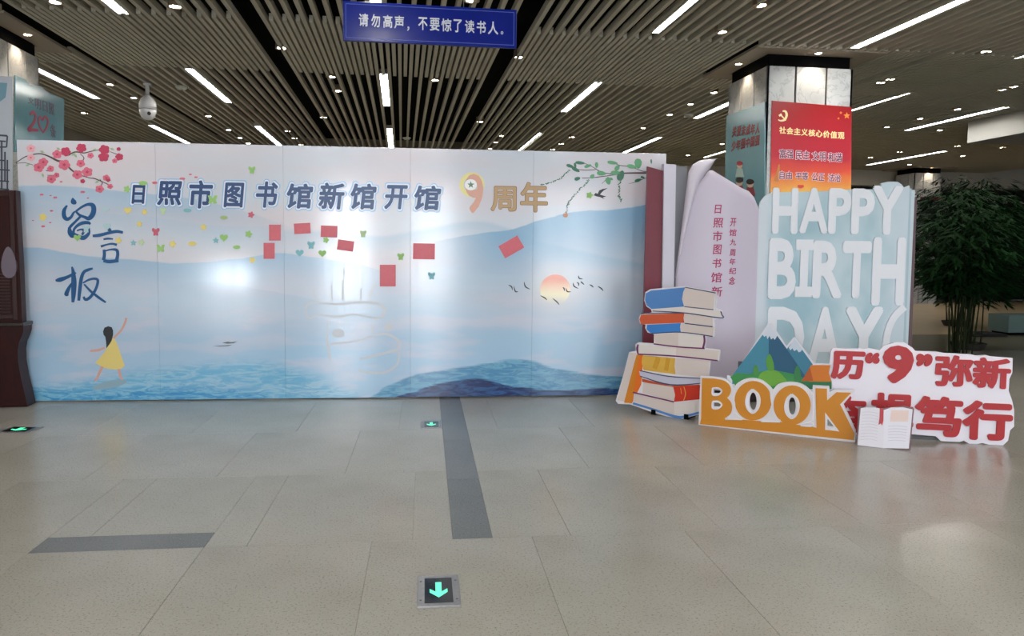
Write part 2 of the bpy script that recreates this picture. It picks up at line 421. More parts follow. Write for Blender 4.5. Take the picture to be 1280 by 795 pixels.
# ================================================================== BACKDROP WITH THE MURAL
A = at_z(32, 503); B = at_z(809, 494.8)
PB = Plane(A, B)
bd = pthing('message_board', 'long glossy mural wall of five tall boards with blue misty mountains and waves', 'backdrop', PB)
LEN = 6.02; BH = 2.4
def mural():
    n = NT('mural_print', 0.16)
    n.p.inputs['Specular IOR Level'].default_value = 0.5
    n.p.inputs['Coat Weight'].default_value = 0.5; n.p.inputs['Coat Roughness'].default_value = 0.1
    o = n.xyz(); s, z = o[0], o[2]
    u = n.math('DIVIDE', s, LEN); wv = n.noise(n.mapped((1.2, 1, 5)), 1.0, 4); soft = n.noise(n.mapped((0.5, 1, 2.2), loc=(3, 0, 5)), 1.0, 3)
    lilac, pale = srgb(214, 206, 212), srgb(190, 206, 222)
    col = n.mix(n.step(soft, 0.35, 0.62), lilac, srgb(206, 212, 222))
    # general cooling towards the water
    col = n.mix(n.step(z, 1.5, 0.35, 0, 0.75), col, srgb(150, 194, 226))
    col = n.mix(n.math('MULTIPLY', n.step(wv, 0.48, 0.62), n.step(z, 1.5, 0.9, 0, 0.5)), col, srgb(212, 206, 220))
    def ridge(col, pts, c, fade, alpha, edge=0.012, fin=None, fout=None):
        P = [PB.loc(*q) for q in pts]
        P = [(0.0 if i == 0 else (1.0 if i == len(P)-1 else min(max(a / LEN, 0), 1)), b / BH) for i, (a, b) in enumerate(P)]
        h = n.math('MULTIPLY', n.curve(u, P), BH)
        d = n.math('SUBTRACT', h, z)
        d = n.math('ADD', d, n.math('MULTIPLY', n.math('SUBTRACT', n.noise(n.mapped((5, 1, 5)), 1, 3), 0.5), 0.03))
        m = n.math('MULTIPLY', n.step(d, 0.0, edge), n.step(d, 0.0, fade, alpha, 0.0))
        if fin: m = n.math('MULTIPLY', m, n.step(s, PB.loc(fin[0], 350)[0], PB.loc(fin[1], 350)[0]))
        if fout: m = n.math('MULTIPLY', m, n.step(s, PB.loc(fout[0], 350)[0], PB.loc(fout[1], 350)[0], 1.0, 0.0))
        return n.mix(m, col, c)
    col = ridge(col, [(16,232),(60,231),(110,234),(170,240),(230,246),(300,262),(420,300),(600,330),(815,330)], srgb(158,190,216), 0.42, 0.75, fout=(180, 420))
    col = ridge(col, [(16,252),(60,255),(100,262),(180,270),(260,280),(360,285),(440,300),(600,330),(815,330)], srgb(176,200,220), 0.3, 0.45, fout=(250, 430))
    col = ridge(col, [(16,292),(250,295),(300,292),(360,286),(420,286),(470,292),(540,281),(600,274),(680,300),(815,330)], srgb(164,194,214), 0.25, 0.6, 0.05, fin=(300, 420))
    col = ridge(col, [(16,308),(50,309),(100,318),(160,323),(230,328),(300,322),(350,316),(400,322),(450,330),(520,350),(815,360)], srgb(150,186,215), 0.42, 0.8, fout=(400, 520))
    col = ridge(col, [(16,372),(200,358),(250,352),(330,362),(420,380),(500,400),(815,420)], srgb(170,192,214), 0.2, 0.4, fin=(180, 260), fout=(360, 470))
    col = ridge(col, [(16,380),(480,315),(540,302),(600,291),(640,286),(680,273),(720,264),(770,261),(815,249)], srgb(128,172,205), 0.85, 0.95, fin=(500, 640))
    col = ridge(col, [(16,380),(500,352),(600,340),(680,344),(740,340),(815,348)], srgb(178,200,216), 0.4, 0.5, 0.05, fin=(480, 600))
    col = ridge(col, [(16,405),(200,408),(400,415),(600,400),(815,398)], srgb(152,192,220), 0.4, 0.5, 0.2)
    # rising sun
    sx, sz = PB.loc(694, 362); r = 0.155
    d2 = n.math('SQRT', n.math('ADD', n.math('POWER', n.math('SUBTRACT', s, sx), 2.0), n.math('POWER', n.math('SUBTRACT', z, sz), 2.0)))
    glow = n.step(d2, 0.36, 0.10, 0, 0.45); col = n.mix(glow, col, srgb(226, 214, 208))
    sc_ = n.mix(n.step(z, sz - 0.06, sz + 0.12), srgb(240, 226, 186), srgb(236, 138, 104))
    col = n.mix(n.math('MULTIPLY', n.step(d2, r, r - 0.012), n.step(z, sz - 0.16, sz - 0.04)), col, sc_)
    # sea
    st = n.noise(n.mapped((1.6, 1, 16)), 1.0, 6, 0.62, 0.8)
    st2 = n.noise(n.mapped((4.5, 1, 22), loc=(4, 0, 2)), 1.0, 6, 0.7, 1.2)
    def sea(col, pts, c1, c2, alpha, soft_):
        P = [PB.loc(*q) for q in pts]
        P = [(0.0 if i == 0 else (1.0 if i == len(P)-1 else min(max(a / LEN, 0), 1)), max(b, 0) / BH) for i, (a, b) in enumerate(P)]
        h = n.math('MULTIPLY', n.curve(u, P), BH)
        d = n.math('ADD', n.math('SUBTRACT', h, z), n.math('MULTIPLY', n.math('SUBTRACT', st, 0.5), 0.08))
        c = n.mix(n.step(st2, 0.42, 0.60), c1, c2)
        return n.mix(n.step(d, 0.0, soft_, 0, alpha), col, c)
    col = sea(col, [(16,470),(100,466),(180,452),(250,446),(320,442),(380,455),(440,480),(480,515),(815,515)], srgb(92,172,214), srgb(152,200,222), 0.8, 0.16)
    col = sea(col, [(16,482),(120,482),(200,478),(300,482),(360,495),(430,515),(815,515)], srgb(40,136,198), srgb(116,184,216), 0.8, 0.1)
    col = sea(col, [(16,530),(430,515),(450,498),(490,478),(540,462),(600,454),(650,448),(700,460),(760,468),(815,472)], srgb(66,134,178), srgb(112,172,202), 0.92, 0.03)
    col = sea(col, [(16,530),(455,512),(480,502),(515,488),(560,476),(600,473),(640,482),(700,486),(750,485),(815,486)], srgb(14,38,92), srgb(44,86,140), 1.0, 0.02)
    n.base(col)
    rib = n.noise(n.mapped((60, 1, 0.3)), 1.0, 2)
    n.bump(rib, 0.12, 0.004)
    n.put(n.p.inputs['Roughness'], n.step(rib, 0.3, 0.7, 0.14, 0.24))
    return n.m
M_MURAL = mural()
seams = [0.0] + [PB.loc(x, 350)[0] for x in (197.5, 355.5, 513, 665.5)] + [LEN]
for i in range(5):
    box('board', seams[i] + 0.0006, seams[i+1] - 0.0006, 0.0, 0.03, 0.012, BH, M_MURAL, bd, 0.0012)
bm = bmesh.new()
for i in range(6): add_box(bm, min(seams[i] + 0.02, LEN-0.07), min(seams[i] + 0.07, LEN-0.02), 0.031, 0.08, 0.0, 2.3)
for z in (0.05, 1.2, 2.25): add_box(bm, 0.02, LEN-0.02, 0.081, 0.12, z, z+0.05)
bm_obj('support_frame', bm, mat('frame_metal', srgb(90, 90, 92), 0.4, metal=0.8), bd)
for i in (1, 4):   # slanted props behind
    bm = bmesh.new(); x = seams[i]
    vs = [(x, 0.12, 1.6), (x+0.04, 0.12, 1.6), (x+0.04, 0.8, 0.0), (x, 0.8, 0.0), (x, 0.12, 1.54), (x+0.04, 0.12, 1.54), (x+0.04, 0.76, 0.0), (x, 0.76, 0.0)]
    V = [bm.verts.new(v) for v in vs]
    for f in ((0,1,2,3),(4,7,6,5),(0,3,7,4),(1,5,6,2),(0,4,5,1),(3,2,6,7)): bm.faces.new([V[j] for j in f])
    bm_obj('prop', bm, MATS['frame_metal'], bd)

INK = mat('ink_blue', srgb(34, 66, 116), 0.3); INK2 = mat('brush_blue', srgb(22, 84, 136), 0.3)
HALO = mat('halo_blue', srgb(150, 190, 226), 0.25); HALO2 = mat('halo_white', srgb(226, 232, 242), 0.25)
GOLD = mat('gold_print', srgb(184, 150, 104), 0.3); GOLD2 = mat('gold_edge', srgb(132, 96, 60), 0.3)
title = [('日',164,231,182.5,255),('照',195.5,226,228.5,257),('市',236.5,225,267,261),('图',279,228,306,259.5),('书',319.6,226.5,348,260),
         ('馆',358,229,392,261),('新',397.6,228,431,262),('馆',438,229,471,262),('开',480,231,510,262),('馆',517.6,231.5,551.6,263)]
for ch, a, b, c, d in title:
    ptext('lettering', ch, PB, (a-3.2, b-3.2, c+3.2, d+3.2), -0.0012, 0.0012, HALO, bd, off=0.075, shear=0.12)
    ptext('lettering', ch, PB, (a-1.8, b-1.8, c+1.8, d+1.8), -0.0022, 0.001, HALO2, bd, off=0.055, shear=0.12)
    ptext('lettering', ch, PB, (a, b, c, d), -0.0034, 0.0012, INK, bd, off=0.032, shear=0.12)
for ch, a, b, c, d in [('周',614,233,645,264),('年',651,228,684,265)]:
    ptext('lettering', ch, PB, (a-0.8, b-0.8, c+0.8, d+0.8), -0.0015, 0.0015, GOLD2, bd, off=0.035)
    ptext('lettering', ch, PB, (a, b, c, d), -0.003, 0.0015, GOLD, bd, off=0.02)
# the 9 with its ring and star
def disc(bm, P, cx, cy, rx, ry, y0, y1, n=28, dent=0.0, k=0):
    pts = []
    for i in range(n):
        t = 2*math.pi*i/n; q = 1 + dent*math.cos(k*t)
        pts.append(P.loc(cx + rx*q*math.cos(t), cy + ry*q*math.sin(t)))
    add_prism(bm, pts, y0, y1)
def ring(bm, P, cx, cy, r0, r1, y0, y1, n=28):
    pts = [(cx + (r0+r1)/2*math.cos(2*math.pi*i/n), cy + (r0+r1)/2*math.sin(2*math.pi*i/n)) for i in range(n+1)]
    hw = (r1-r0)/2/130.0
    add_ribbon(bm, [(*P.loc(*q), hw) for q in pts], y0, y1)
bm = bmesh.new(); ring(bm, PB, 590, 231, 10.5, 15.5, -0.0012, 0.0, 32); bm_obj('printed_ring', bm, mat('yellow_glow', srgb(226, 216, 140), 0.3), bd)
ptext('lettering', '9', PB, (581.5, 217, 604, 267), -0.003, 0.0015, mat('nine_print', srgb(214, 160, 140), 0.3), bd, off=0.03, shear=-0.05)
bm = bmesh.new(); disc(bm, PB, 588.5, 231, 7.6, 7.0, -0.0042, -0.003); bm_obj('printed_disc', bm, mat('print_white', srgb(240, 240, 238), 0.3), bd)
def star_pts(P, cx, cy, r, n=5, inner=0.42, rot=-math.pi/2):
    return [P.loc(cx + r*(1 if i % 2 == 0 else inner)*math.cos(rot+math.pi*i/n), cy + r*(1 if i % 2 == 0 else inner)*math.sin(rot+math.pi*i/n)) for i in range(2*n)]
bm = bmesh.new(); add_prism(bm, star_pts(PB, 588.5, 231, 4.6), -0.0054, -0.0042); bm_obj('printed_star', bm, mat('star_green', srgb(92, 120, 96), 0.3), bd)

# brush characters
def brush(name, strokes, o, k, m, P, parent, wk, yf=-0.004):
    for st in strokes:
        bm = bmesh.new()
        L = smooth_line(st, 7)
        add_ribbon(bm, [(*P.loc(o[0]+q[0]/k, o[1]+q[1]/k), max(q[2], 0.4)*wk) for q in L], yf, 0.0)
        bm_obj(name, bm, m, parent); yf -= 0.0003
WK = 1/4.673/130.0
liu = [[(145,128,2),(150,150,15),(165,160,6)], [(112,172,4),(95,200,9),(95,235,11),(112,252,10),(135,240,7),(150,215,5),(165,205,3)],
       [(165,205,5),(200,180,6),(235,166,8),(262,172,12),(268,200,13),(258,230,13),(238,248,11),(215,240,8),(185,228,7),(165,208,5)],
       [(195,232,6),(165,262,6),(135,292,7),(122,310,6)], [(125,300,6),(130,330,13),(142,352,10),(150,345,6)],
       [(150,345,6),(152,315,6),(170,292,7),(200,275,9),(235,273,9),(248,282,5)], [(150,335,6),(175,350,9),(205,362,12),(228,348,9),(240,330,7),(238,300,5)],
       [(170,320,4),(195,312,5),(212,322,6),(200,340,5)], [(205,292,4),(212,318,5),(200,345,5)]]
yan = [[(325,295,3),(345,300,6),(362,318,9),(356,325,4)], [(262,350,7),(300,346,9),(350,334,8),(400,324,9),(438,330,7)], [(325,370,5),(350,366,6),(380,368,4)],
       [(310,412,7),(340,402,5),(375,396,6),(402,402,7)], [(328,430,7),(330,460,8),(325,492,8)], [(330,440,4),(365,430,5),(400,432,8),(408,455,8),(402,490,9)], [(325,494,9),(360,500,10),(412,494,9)]]
ban = [[(45,610,5),(70,606,12),(110,592,9),(150,572,7),(165,565,3)], [(140,530,4),(148,560,9),(152,620,14),(150,690,12),(146,738,7)],
       [(150,615,4),(125,650,8),(108,690,11),(120,690,6)], [(262,540,5),(235,548,8),(210,562,8),(195,600,9),(186,670,9),(180,728,7)],
       [(205,625,4),(240,606,6),(275,600,7),(292,612,7),(280,660,7),(250,705,8),(222,722,8),(208,705,5)], [(212,632,4),(250,672,6),(295,708,7),(338,738,5)]]
for ch in (liu, yan, ban): brush('lettering', ch, (60, 220), 4.673, INK2, PB, bd, WK * 1.0)

# cherry branch, blossoms
K5, O5 = 6.113, (20, 170)
BR = mat('branch_print', srgb(84, 66, 62), 0.3)
bm = bmesh.new(); yy = -0.002
for st in ([(0,205,3),(60,165,3),(100,150,4),(180,135,4),(250,155,5),(320,190,7),(360,195,4),(420,255,6),(470,290,4),(560,320,3),(600,325,4),(660,350,3),(740,385,3)],
           [(400,150,3),(450,122,4),(520,130,4),(570,118,3),(640,105,3)], [(0,210,2),(70,205,2),(130,222,2)], [(490,135,2),(520,170,3),(490,210,2)], [(230,265,3),(280,270,2)], [(240,300,2),(300,300,2)],
           [(720,120,2),(780,145,3),(800,170,2)],[(640,330,2),(660,360,3),(640,390,2)],[(690,365,2),(720,375,3)]):
    add_ribbon(bm, [(*PB.loc(O5[0]+q[0]/K5, O5[1]+q[1]/K5), q[2]/K5/130) for q in smooth_line(st, 4)], yy, 0)
bm_obj('printed_branch', bm, BR, bd)
pk = [mat('blossom_pink', srgb(214, 108, 130), 0.3), mat('blossom_deep', srgb(190, 62, 94), 0.3), mat('blossom_pale', srgb(226, 168, 176), 0.3)]
bl = [(115,95,34,2),(115,165,30,2),(210,200,36,0),(175,240,40,0),(265,250,26,0),(270,330,34,0),(310,300,22,0),(315,140,36,0),(380,120,38,1),(370,220,44,0),(500,92,38,1),(495,210,32,0),
      (470,295,38,0),(545,275,40,0),(570,150,24,0),(675,105,40,1),(670,160,40,1),(790,160,30,1),(755,190,20,0),(640,405,32,0),(720,385,22,0),(690,320,26,0),(510,345,18,1),(785,100,16,1),(705,335,18,1)]
for (x, y, r, k) in bl:
    bm = bmesh.new(); r0 = random.uniform(0, 6)
    for i in range(5):
        t = r0 + i*2*math.pi/5; cx, cy = O5[0]+(x+0.55*r*math.cos(t))/K5, O5[1]+(y+0.5*r*math.sin(t))/K5
        disc(bm, PB, cx, cy, 0.52*r/K5, 0.46*r/K5, -0.003-0.0001*i, 0, 10)
    bm_obj('printed_blossom', bm, pk[k], bd)
    bm = bmesh.new(); disc(bm, PB, O5[0]+x/K5, O5[1]+y/K5, 0.3*r/K5, 0.26*r/K5, -0.0044, -0.0034, 10, 0.3, 5); bm_obj('printed_blossom', bm, pk[1] if k < 2 else pk[0], bd)
bm = bmesh.new()
for (x, y, r) in [(345,350,10),(510,428,16),(550,475,8),(197,448,14),(265,455,8),(300,470,14),(272,572,12),(208,690,14),(130,645,8),(262,662,9)]:
    disc(bm, PB, O5[0]+x/K5, O5[1]+y/K5, r/K5, 0.7*r/K5, -0.002, 0, 8, 0.2, 2)
for (x, y, r) in [(193.5,228.5,3),(206,225,2.2),(228,223.5,3.2),(238,218,1.8),(245,221.5,2)]: disc(bm, PB, x, y, r, r*0.7, -0.002, 0, 8, 0.2, 2)
bm_obj('printed_petals', bm, pk[0], bd)['kind'] = 'stuff'
LG = mat('leaf_print', srgb(92, 158, 112), 0.3); LG2 = mat('leaf_print_dark', srgb(48, 112, 84), 0.3); LG3 = mat('leaf_print_pale', srgb(150, 178, 140), 0.3)
bm = bmesh.new()
for (x, y, a) in [(200,120,0.3),(325,98,0.5),(605,105,0.2),(735,100,0.4),(440,140,-0.6),(90,222,-0.4),(205,300,1.2),(620,350,-0.5),(455,150,1.0)]:
    cx, cy = O5[0]+x/K5, O5[1]+y/K5; r = 3.2
    add_prism(bm, [PB.loc(cx + r*math.cos(a+t)*(1 if i % 2 == 0 else 0.5), cy + r*math.sin(a+t)*(1 if i % 2 == 0 else 0.5)) for i, t in enumerate((0, 1.57, 3.14, 4.71))], -0.002, 0)
bm_obj('printed_leaves', bm, LG3, bd)['kind'] = 'stuff'

# willow branch, right
K6, O6 = 8.83, (690, 190)
bm = bmesh.new()
for st in ([(1065,232,10),(900,232,9),(790,235,8),(700,245,7),(600,235,4),(530,215,5),(480,185,4),(420,150,3),(360,125,3)], [(480,195,4),(400,200,4),(320,197,4),(230,180,3),(170,150,2)],
           [(700,250,5),(600,265,4),(520,275,5),(440,285,4),(330,288,4)], [(1065,215,4),(1000,212,4),(930,185,3),(850,160,4),(750,148,4),(690,125,2)], [(1060,275,3),(1000,300,3),(930,330,3),(850,350,2)],
           [(620,275,4),(590,310,3),(550,350,2)]):
    add_ribbon(bm, [(*PB.loc(O6[0]+q[0]/K6, O6[1]+q[1]/K6), q[2]/K6/130) for q in smooth_line(st, 4)], -0.002, 0)
bm_obj('printed_branch', bm, BR, bd)
def leaf(bm, P, o, k, x, y, ln, wd, ang, yf):
    pts = []
    for i in range(10):
        t = 2*math.pi*i/10; a = ln*math.cos(t); b = wd*math.sin(t)*(1 - 0.25*math.cos(t))
        pts.append(P.loc(o[0]+(x+a*math.cos(ang)-b*math.sin(ang))/k, o[1]+(y+a*math.sin(ang)+b*math.cos(ang))/k))
    add_prism(bm, pts, yf, 0)
for (x, y, l, wd, a, c) in [(200,155,45,18,0.3,1),(310,120,55,18,0.1,1),(255,150,32,14,1.4,1),(262,195,50,20,0.5,1),(395,155,42,18,-0.3,0),(492,145,32,18,1.5,0),(668,118,60,20,0.15,0),
                         (720,175,38,24,-0.9,0),(545,235,52,26,0.1,0),(445,268,28,22,-0.8,0),(280,295,34,20,-0.3,1),(620,320,42,30,1.3,0),(655,298,20,14,0.6,0),(700,230,55,24,0.0,0),(760,260,60,36,-1.2,1),
                         (950,128,56,40,1.5,0),(880,160,55,22,0.2,0),(950,312,40,18,-0.3,1),(1000,280,24,12,0.3,1),(1095,105,26,9,1.5,1)]:
    bm = bmesh.new(); leaf(bm, PB, O6, K6, x, y, l, wd, a, -0.0035); bm_obj('printed_leaf', bm, (LG, LG2)[c], bd)
bm = bmesh.new()
for st in ([(400,310),(380,350),(320,395),(290,435),(230,495),(190,550),(170,600),(160,670)], [(200,200),(150,240),(110,285),(50,310),(0,335),(-60,350),(-120,358)], [(765,320),(740,360),(745,420),(735,480),(755,500),(765,545)]):
    L = smooth_line(st, 5)
    for i, q in enumerate(L):
        leaf(bm, PB, O6, K6, q[0]+random.uniform(-8, 8), q[1]+random.uniform(-5, 5), random.uniform(7, 13), 5, random.uniform(-1, 1), -0.002)
bm_obj('printed_leaves', bm, LG2, bd)['kind'] = 'stuff'
# swallow and flying cranes
BK = mat('print_black', srgb(36, 38, 44), 0.3)
bm = bmesh.new(); P_ = lambda pts: pxs(PB, pts, O6, K6)
add_prism(bm, P_([(460,478),(480,452),(510,462),(530,470),(600,492),(560,500),(580,520),(530,498),(490,490)]), -0.003, 0)
add_prism(bm, P_([(505,462),(520,425),(560,408),(615,398),(570,425),(545,450),(530,470)]), -0.0032, 0)
bm_obj('printed_swallow', bm, BK, bd)
K7, O7 = 9.143, (630, 320)
for n_, st in enumerate(([(50,330),(85,350),(98,390)],[(112,345),(130,405),(160,405)],[(230,295),(245,350),(298,380)],[(415,452),(465,478),(492,505)],[(555,485),(600,520),(632,558)],[(670,358),(685,370),(692,400)],[(708,368),(722,405),(765,408)],
           [(790,305),(800,345),(850,372)],[(830,300),(852,315),(850,345)],[(850,222),(860,255),(900,262)],[(875,290),(890,305),(918,328)],[(975,325),(1005,342),(1022,360)],[(1070,345),(1110,370),(1135,400)])):
    bm = bmesh.new(); L = smooth_line(st, 4); m_ = len(L)
    add_ribbon(bm, [(*PB.loc(O7[0]+q[0]/K7, O7[1]+q[1]/K7), (1.5 + 6*math.sin(math.pi*i/(m_-1)))/K7/130) for i, q in enumerate(L)], -0.0025, 0)
    bm_obj('printed_bird', bm, BK, bd)
# girl in the yellow dress, boat
K8, O8 = 3.975, (0, 330)
def pp(name, polys, m, yf, P=PB, o=O8, k=K8, parent=bd, y1=0.0):
    for q in polys:
        bm = bmesh.new(); add_prism(bm, pxs(P, q, o, k), yf, y1); r = bm_obj(name, bm, m, parent)
    return r
def rib(name, lines, m, yf, P=PB, o=O8, k=K8, parent=bd, y1=0.0, px=130.0):
    for i, st in enumerate(lines):
        bm = bmesh.new(); add_ribbon(bm, [(*P.loc(o[0]+q[0]/k, o[1]+q[1]/k), q[2]/k/px) for q in smooth_line(st, 5)], yf - i*0.0001, y1)
        r = bm_obj(name, bm, m, parent)
    return r
bm = bmesh.new()
add_prism(bm, pxs(PB, [(545+85*math.cos(t)*1.0-10*math.sin(t), 600+20*math.sin(t)-14*math.cos(t)) for t in [2*math.pi*i/20 for i in range(20)]], O8, K8), -0.0008, 0)
bm_obj('printed_wave_shade', bm, mat('wave_grey', srgb(140, 168, 184), 0.3), bd)
SK = mat('skin_print', srgb(208, 158, 148), 0.3)
rib('printed_girl_limbs', [[(562,370,5),(600,332,5),(620,295,5),(628,268,6)], [(520,415,5),(490,428,6),(448,432,5)], [(510,508,7),(492,545,6),(480,572,5),(468,578,5)], [(590,518,7),(596,548,6),(600,566,5),(612,572,4)]], SK, -0.0015)
pp('printed_girl_dress', [[(556,370),(572,372),(590,420),(620,505),(602,520),(570,524),(535,520),(500,506),(473,492),(500,462),(525,430),(545,395)]], mat('dress_yellow', srgb(226, 204, 124), 0.3), -0.003)
pp('printed_girl_hair', [[(513,335),(520,316),(538,309),(555,314),(562,330),(562,350),(556,380),(545,398),(530,418),(528,390),(524,362),(515,350)]], BK, -0.004)
pp('printed_boat', [[(1055,408),(1090,410),(1135,408),(1155,401),(1120,404),(1085,406)], [(1103,392),(1130,396),(1160,394),(1182,384),(1150,388),(1130,386)]], mat('boat_print', srgb(86, 92, 98), 0.3), -0.002)
# faint cake drawing in the middle of the mural
KC, OC = 4.967, (370, 320)
rib('printed_cake', [[(60,330,6),(75,298,6),(150,290,6),(260,300,8),(400,285,8),(520,300,9),(550,340,9),(520,385,8),(430,375,6),(350,360,6),(260,378,7),(150,365,5),(80,385,6),(60,340,6)],
     [(205,400,4),(190,470,4),(200,560,8),(215,650,5)], [(220,550,8),(300,540,6),(400,520,6),(480,495,6),(560,485,8),(630,520,8),(640,570,9),(580,595,8),(480,620,8),(400,640,7)],
     [(640,600,6),(630,670,6),(560,720,8),(470,725,7),(390,710,6)], [(100,200,5),(120,250,5),(150,275,4)], [(490,170,6),(455,255,8)], [(290,150,6),(290,275,7)], [(405,200,4),(400,270,5)], [(220,180,4),(225,275,5)],
     [(285,75,4),(300,95,5),(290,120,4)], [(480,430,4),(474,455,5),(470,480,4)]], mat('cake_faint', srgb(196, 200, 208), 0.25), -0.001, o=OC, k=KC)
for (x, y, rx) in ((262, 478, 8), (575, 440, 5.5)):
    bm = bmesh.new(); disc(bm, PB, OC[0]+x/KC, OC[1]+y/KC, rx, 5.6, -0.001, 0); bm_obj('printed_cake', bm, MATS['cake_faint'], bd)

# ---- red cards and little shaped notes stuck on the mural: things of their own
def note_obj(name, pts, P, m, label, cat, group, th=0.0025, base=-0.0045):
    cx = sum(p[0] for p in pts)/len(pts); cz = sum(p[1] for p in pts)/len(pts)
    bm = bmesh.new(); add_prism(bm, [(p[0]-cx, p[1]-cz) for p in pts], -th, 0.0)
    o = bm_obj(name, bm, m); o.location = P.A + P.e*cx + P.n*base + Vector((0, 0, cz)); o.rotation_euler = (0, 0, P.rot)
    return tag(o, label, cat, group)
M_CARD = mat('red_card', srgb(206, 92, 104), 0.4, var=0.04, scale=30)
def card(cx, cy, wpx, hpx, deg, label):
    t = math.radians(deg); c, s = math.cos(t), math.sin(t)
    pts = [PB.loc(cx + a*wpx/2*c + b*hpx/2*s, cy - a*wpx/2*s + b*hpx/2*c) for a, b in ((-1,-1),(1,-1),(1,1),(-1,1))]
    note_obj('red_card', pts, PB, M_CARD, label, 'card', 'red paper cards on the mural')
card(343.8, 290.8, 14.6, 19.8, 0, 'upright red paper card beneath the fifth blue title character, upper of two')
card(336.6, 313.5, 13.8, 20, 0, 'upright red paper card just below another upright red card')
card(378, 285.6, 20.4, 13.2, 3, 'small flat-lying red paper card right of the upright pair, tilted up slightly')
card(411.4, 289.4, 20.6, 14.5, -2, 'small flat-lying red paper card above a green note, third from left')
card(432, 306.9, 20.2, 13, -8, 'small red paper card sloping down to the right')
card(530, 314.2, 27.2, 19.7, -1, 'large flat-lying red paper card beneath the last blue title character')
card(484.8, 344.5, 19.7, 27, 0, 'large upright red paper card, lowest on the mural')
card(639, 308.6, 27.4, 17.4, 30, 'large red paper card tilted steeply beneath the gold lettering')
NC = {'green': srgb(150, 196, 112), 'yellow': srgb(226, 208, 120), 'teal': srgb(122, 180, 190), 'pale green': srgb(184, 208, 160), 'rose': srgb(204, 96, 116), 'pale teal': srgb(172, 200, 206), 'olive': srgb(158, 178, 118), 'orange': srgb(222, 160, 130)}
NM = {k: mat('note_' + k.replace(' ', '_'), v, 0.5) for k, v in NC.items()}
def shape_pts(kind, cx, cy, r):
    L = []
    if kind == 'flower': L = [(cx + r*(0.8+0.2*math.cos(5*t))*math.cos(t), cy + r*(0.8+0.2*math.cos(5*t))*math.sin(t)) for t in [2*math.pi*i/25 for i in range(25)]]
    elif kind == 'heart':
        for i in range(22):
            t = 2*math.pi*i/22; L.append((cx + r*math.sin(t)**3, cy - r/16*(13*math.cos(t)-5*math.cos(2*t)-2*math.cos(3*t)-math.cos(4*t))))
    elif kind == 'bear': L = [(cx+a*r, cy+b*r) for a, b in ((-0.9,-0.9),(-0.5,-1.0),(-0.3,-0.7),(0.3,-0.7),(0.5,-1.0),(0.9,-0.9),(0.95,-0.3),(0.55,0.1),(0.6,0.9),(0.15,0.9),(0,0.6),(-0.15,0.9),(-0.6,0.9),(-0.55,0.1),(-0.95,-0.3))]
    elif kind == 'star': L = [(cx + r*(1 if i % 2 == 0 else 0.5)*math.cos(-1.57+math.pi*i/5), cy + r*(1 if i % 2 == 0 else 0.5)*math.sin(-1.57+math.pi*i/5)) for i in range(10)]
    elif kind == 'butterfly': L = [(cx+a*r, cy+b*r) for a, b in ((0,-0.3),(0.5,-1),(1,-0.9),(0.7,0),(0.9,0.7),(0.3,0.8),(0,0.3),(-0.3,0.8),(-0.9,0.7),(-0.7,0),(-1,-0.9),(-0.5,-1))]
    else: L = [(cx + r*1.1*math.cos(t), cy + r*0.55*math.sin(t)) for t in [2*math.pi*i/14 for i in range(14)]]
    return [PB.loc(*q) for q in L]
notes = [('green','flower',159,236.5,4.6,'touching the left of the first title character'),('green','oval',179,229,5,'over the top of the first title character'),
 ('yellow','heart',160,263,4.8,'below the first title character, left of a round one'),('yellow','flower',181,265,4,'below the right edge of the first title character'),
 ('pale green','bear',204,264,4,'below the second title character'),('teal','oval',234.5,263,4.6,'below left of the third title character'),
 ('green','butterfly',266,250,6,'overlapping the foot of the third title character'),('olive','oval',280,272,4.4,'below the fourth title character'),
 ('yellow','star',174.5,280,4.6,'above a teal star, left of the rose bear'),('rose','bear',195,290,5,'amid yellow notes below the second title character'),
 ('yellow','star',254.6,284,5,'alone below the third title character'),('yellow','flower',216,305,4.6,'right of a green butterfly, left of two yellow ones'),
 ('yellow','oval',240.5,304.6,4.8,'below the third title character, low in the scatter'),('green','butterfly',201,310.7,5.2,'lowest below the second title character'),
 ('teal','star',167,303.6,4.2,'beside a pale green flower below the first title character'),('pale green','flower',177,303,4,'right beside a teal star'),
 ('teal','star',270,300.6,4.4,'beside a green heart below the fourth title character'),('green','heart',280,297,5.2,'right of a small teal star'),
 ('green','oval',296,309,4.2,'lowest below the fourth title character'),('yellow','flower',148.4,300.5,4.4,'right of the middle brush character'),
 ('yellow','flower',54,271.5,5.4,'left of the topmost brush character'),('pale teal','bear',108,286,5,'beside the foot of the topmost brush character'),
 ('pale teal','oval',132,261.5,4.6,'between topmost brush character and blue title'),('green','heart',97,297,4.6,'under the topmost brush character'),
 ('pale teal','heart',134,283,5.2,'over the top stroke of the middle brush character'),
 ('green','bear',315,212.7,4.6,'above the fifth title character, highest of all'),('rose','flower',314,268.5,4.4,'below the fifth title character'),
 ('green','flower',311,292.5,4.8,'left of the upper upright red card'),('yellow','flower',315.6,325,4.2,'below left of the lower upright red card'),
 ('teal','bear',389,306.5,5,'below the second flat red card'),('green','flower',407.7,300,4.2,'under the third flat red card'),
 ('teal','heart',374.7,316,5.2,'low between the red cards'),('green','heart',403,316.6,5,'low under the third flat red card'),
 ('pale green','bear',454,292.5,4.6,'right of the sloping red card'),('green','bear',501,321,4.6,'left of the large flat red card'),
 ('teal','bear',539.5,345,4.8,'below the large flat red card'),('green','flower',737,244,4.6,'at the beak of the printed swallow'),('orange','flower',707,269,3.6,'at the tip of the long willow strand')]
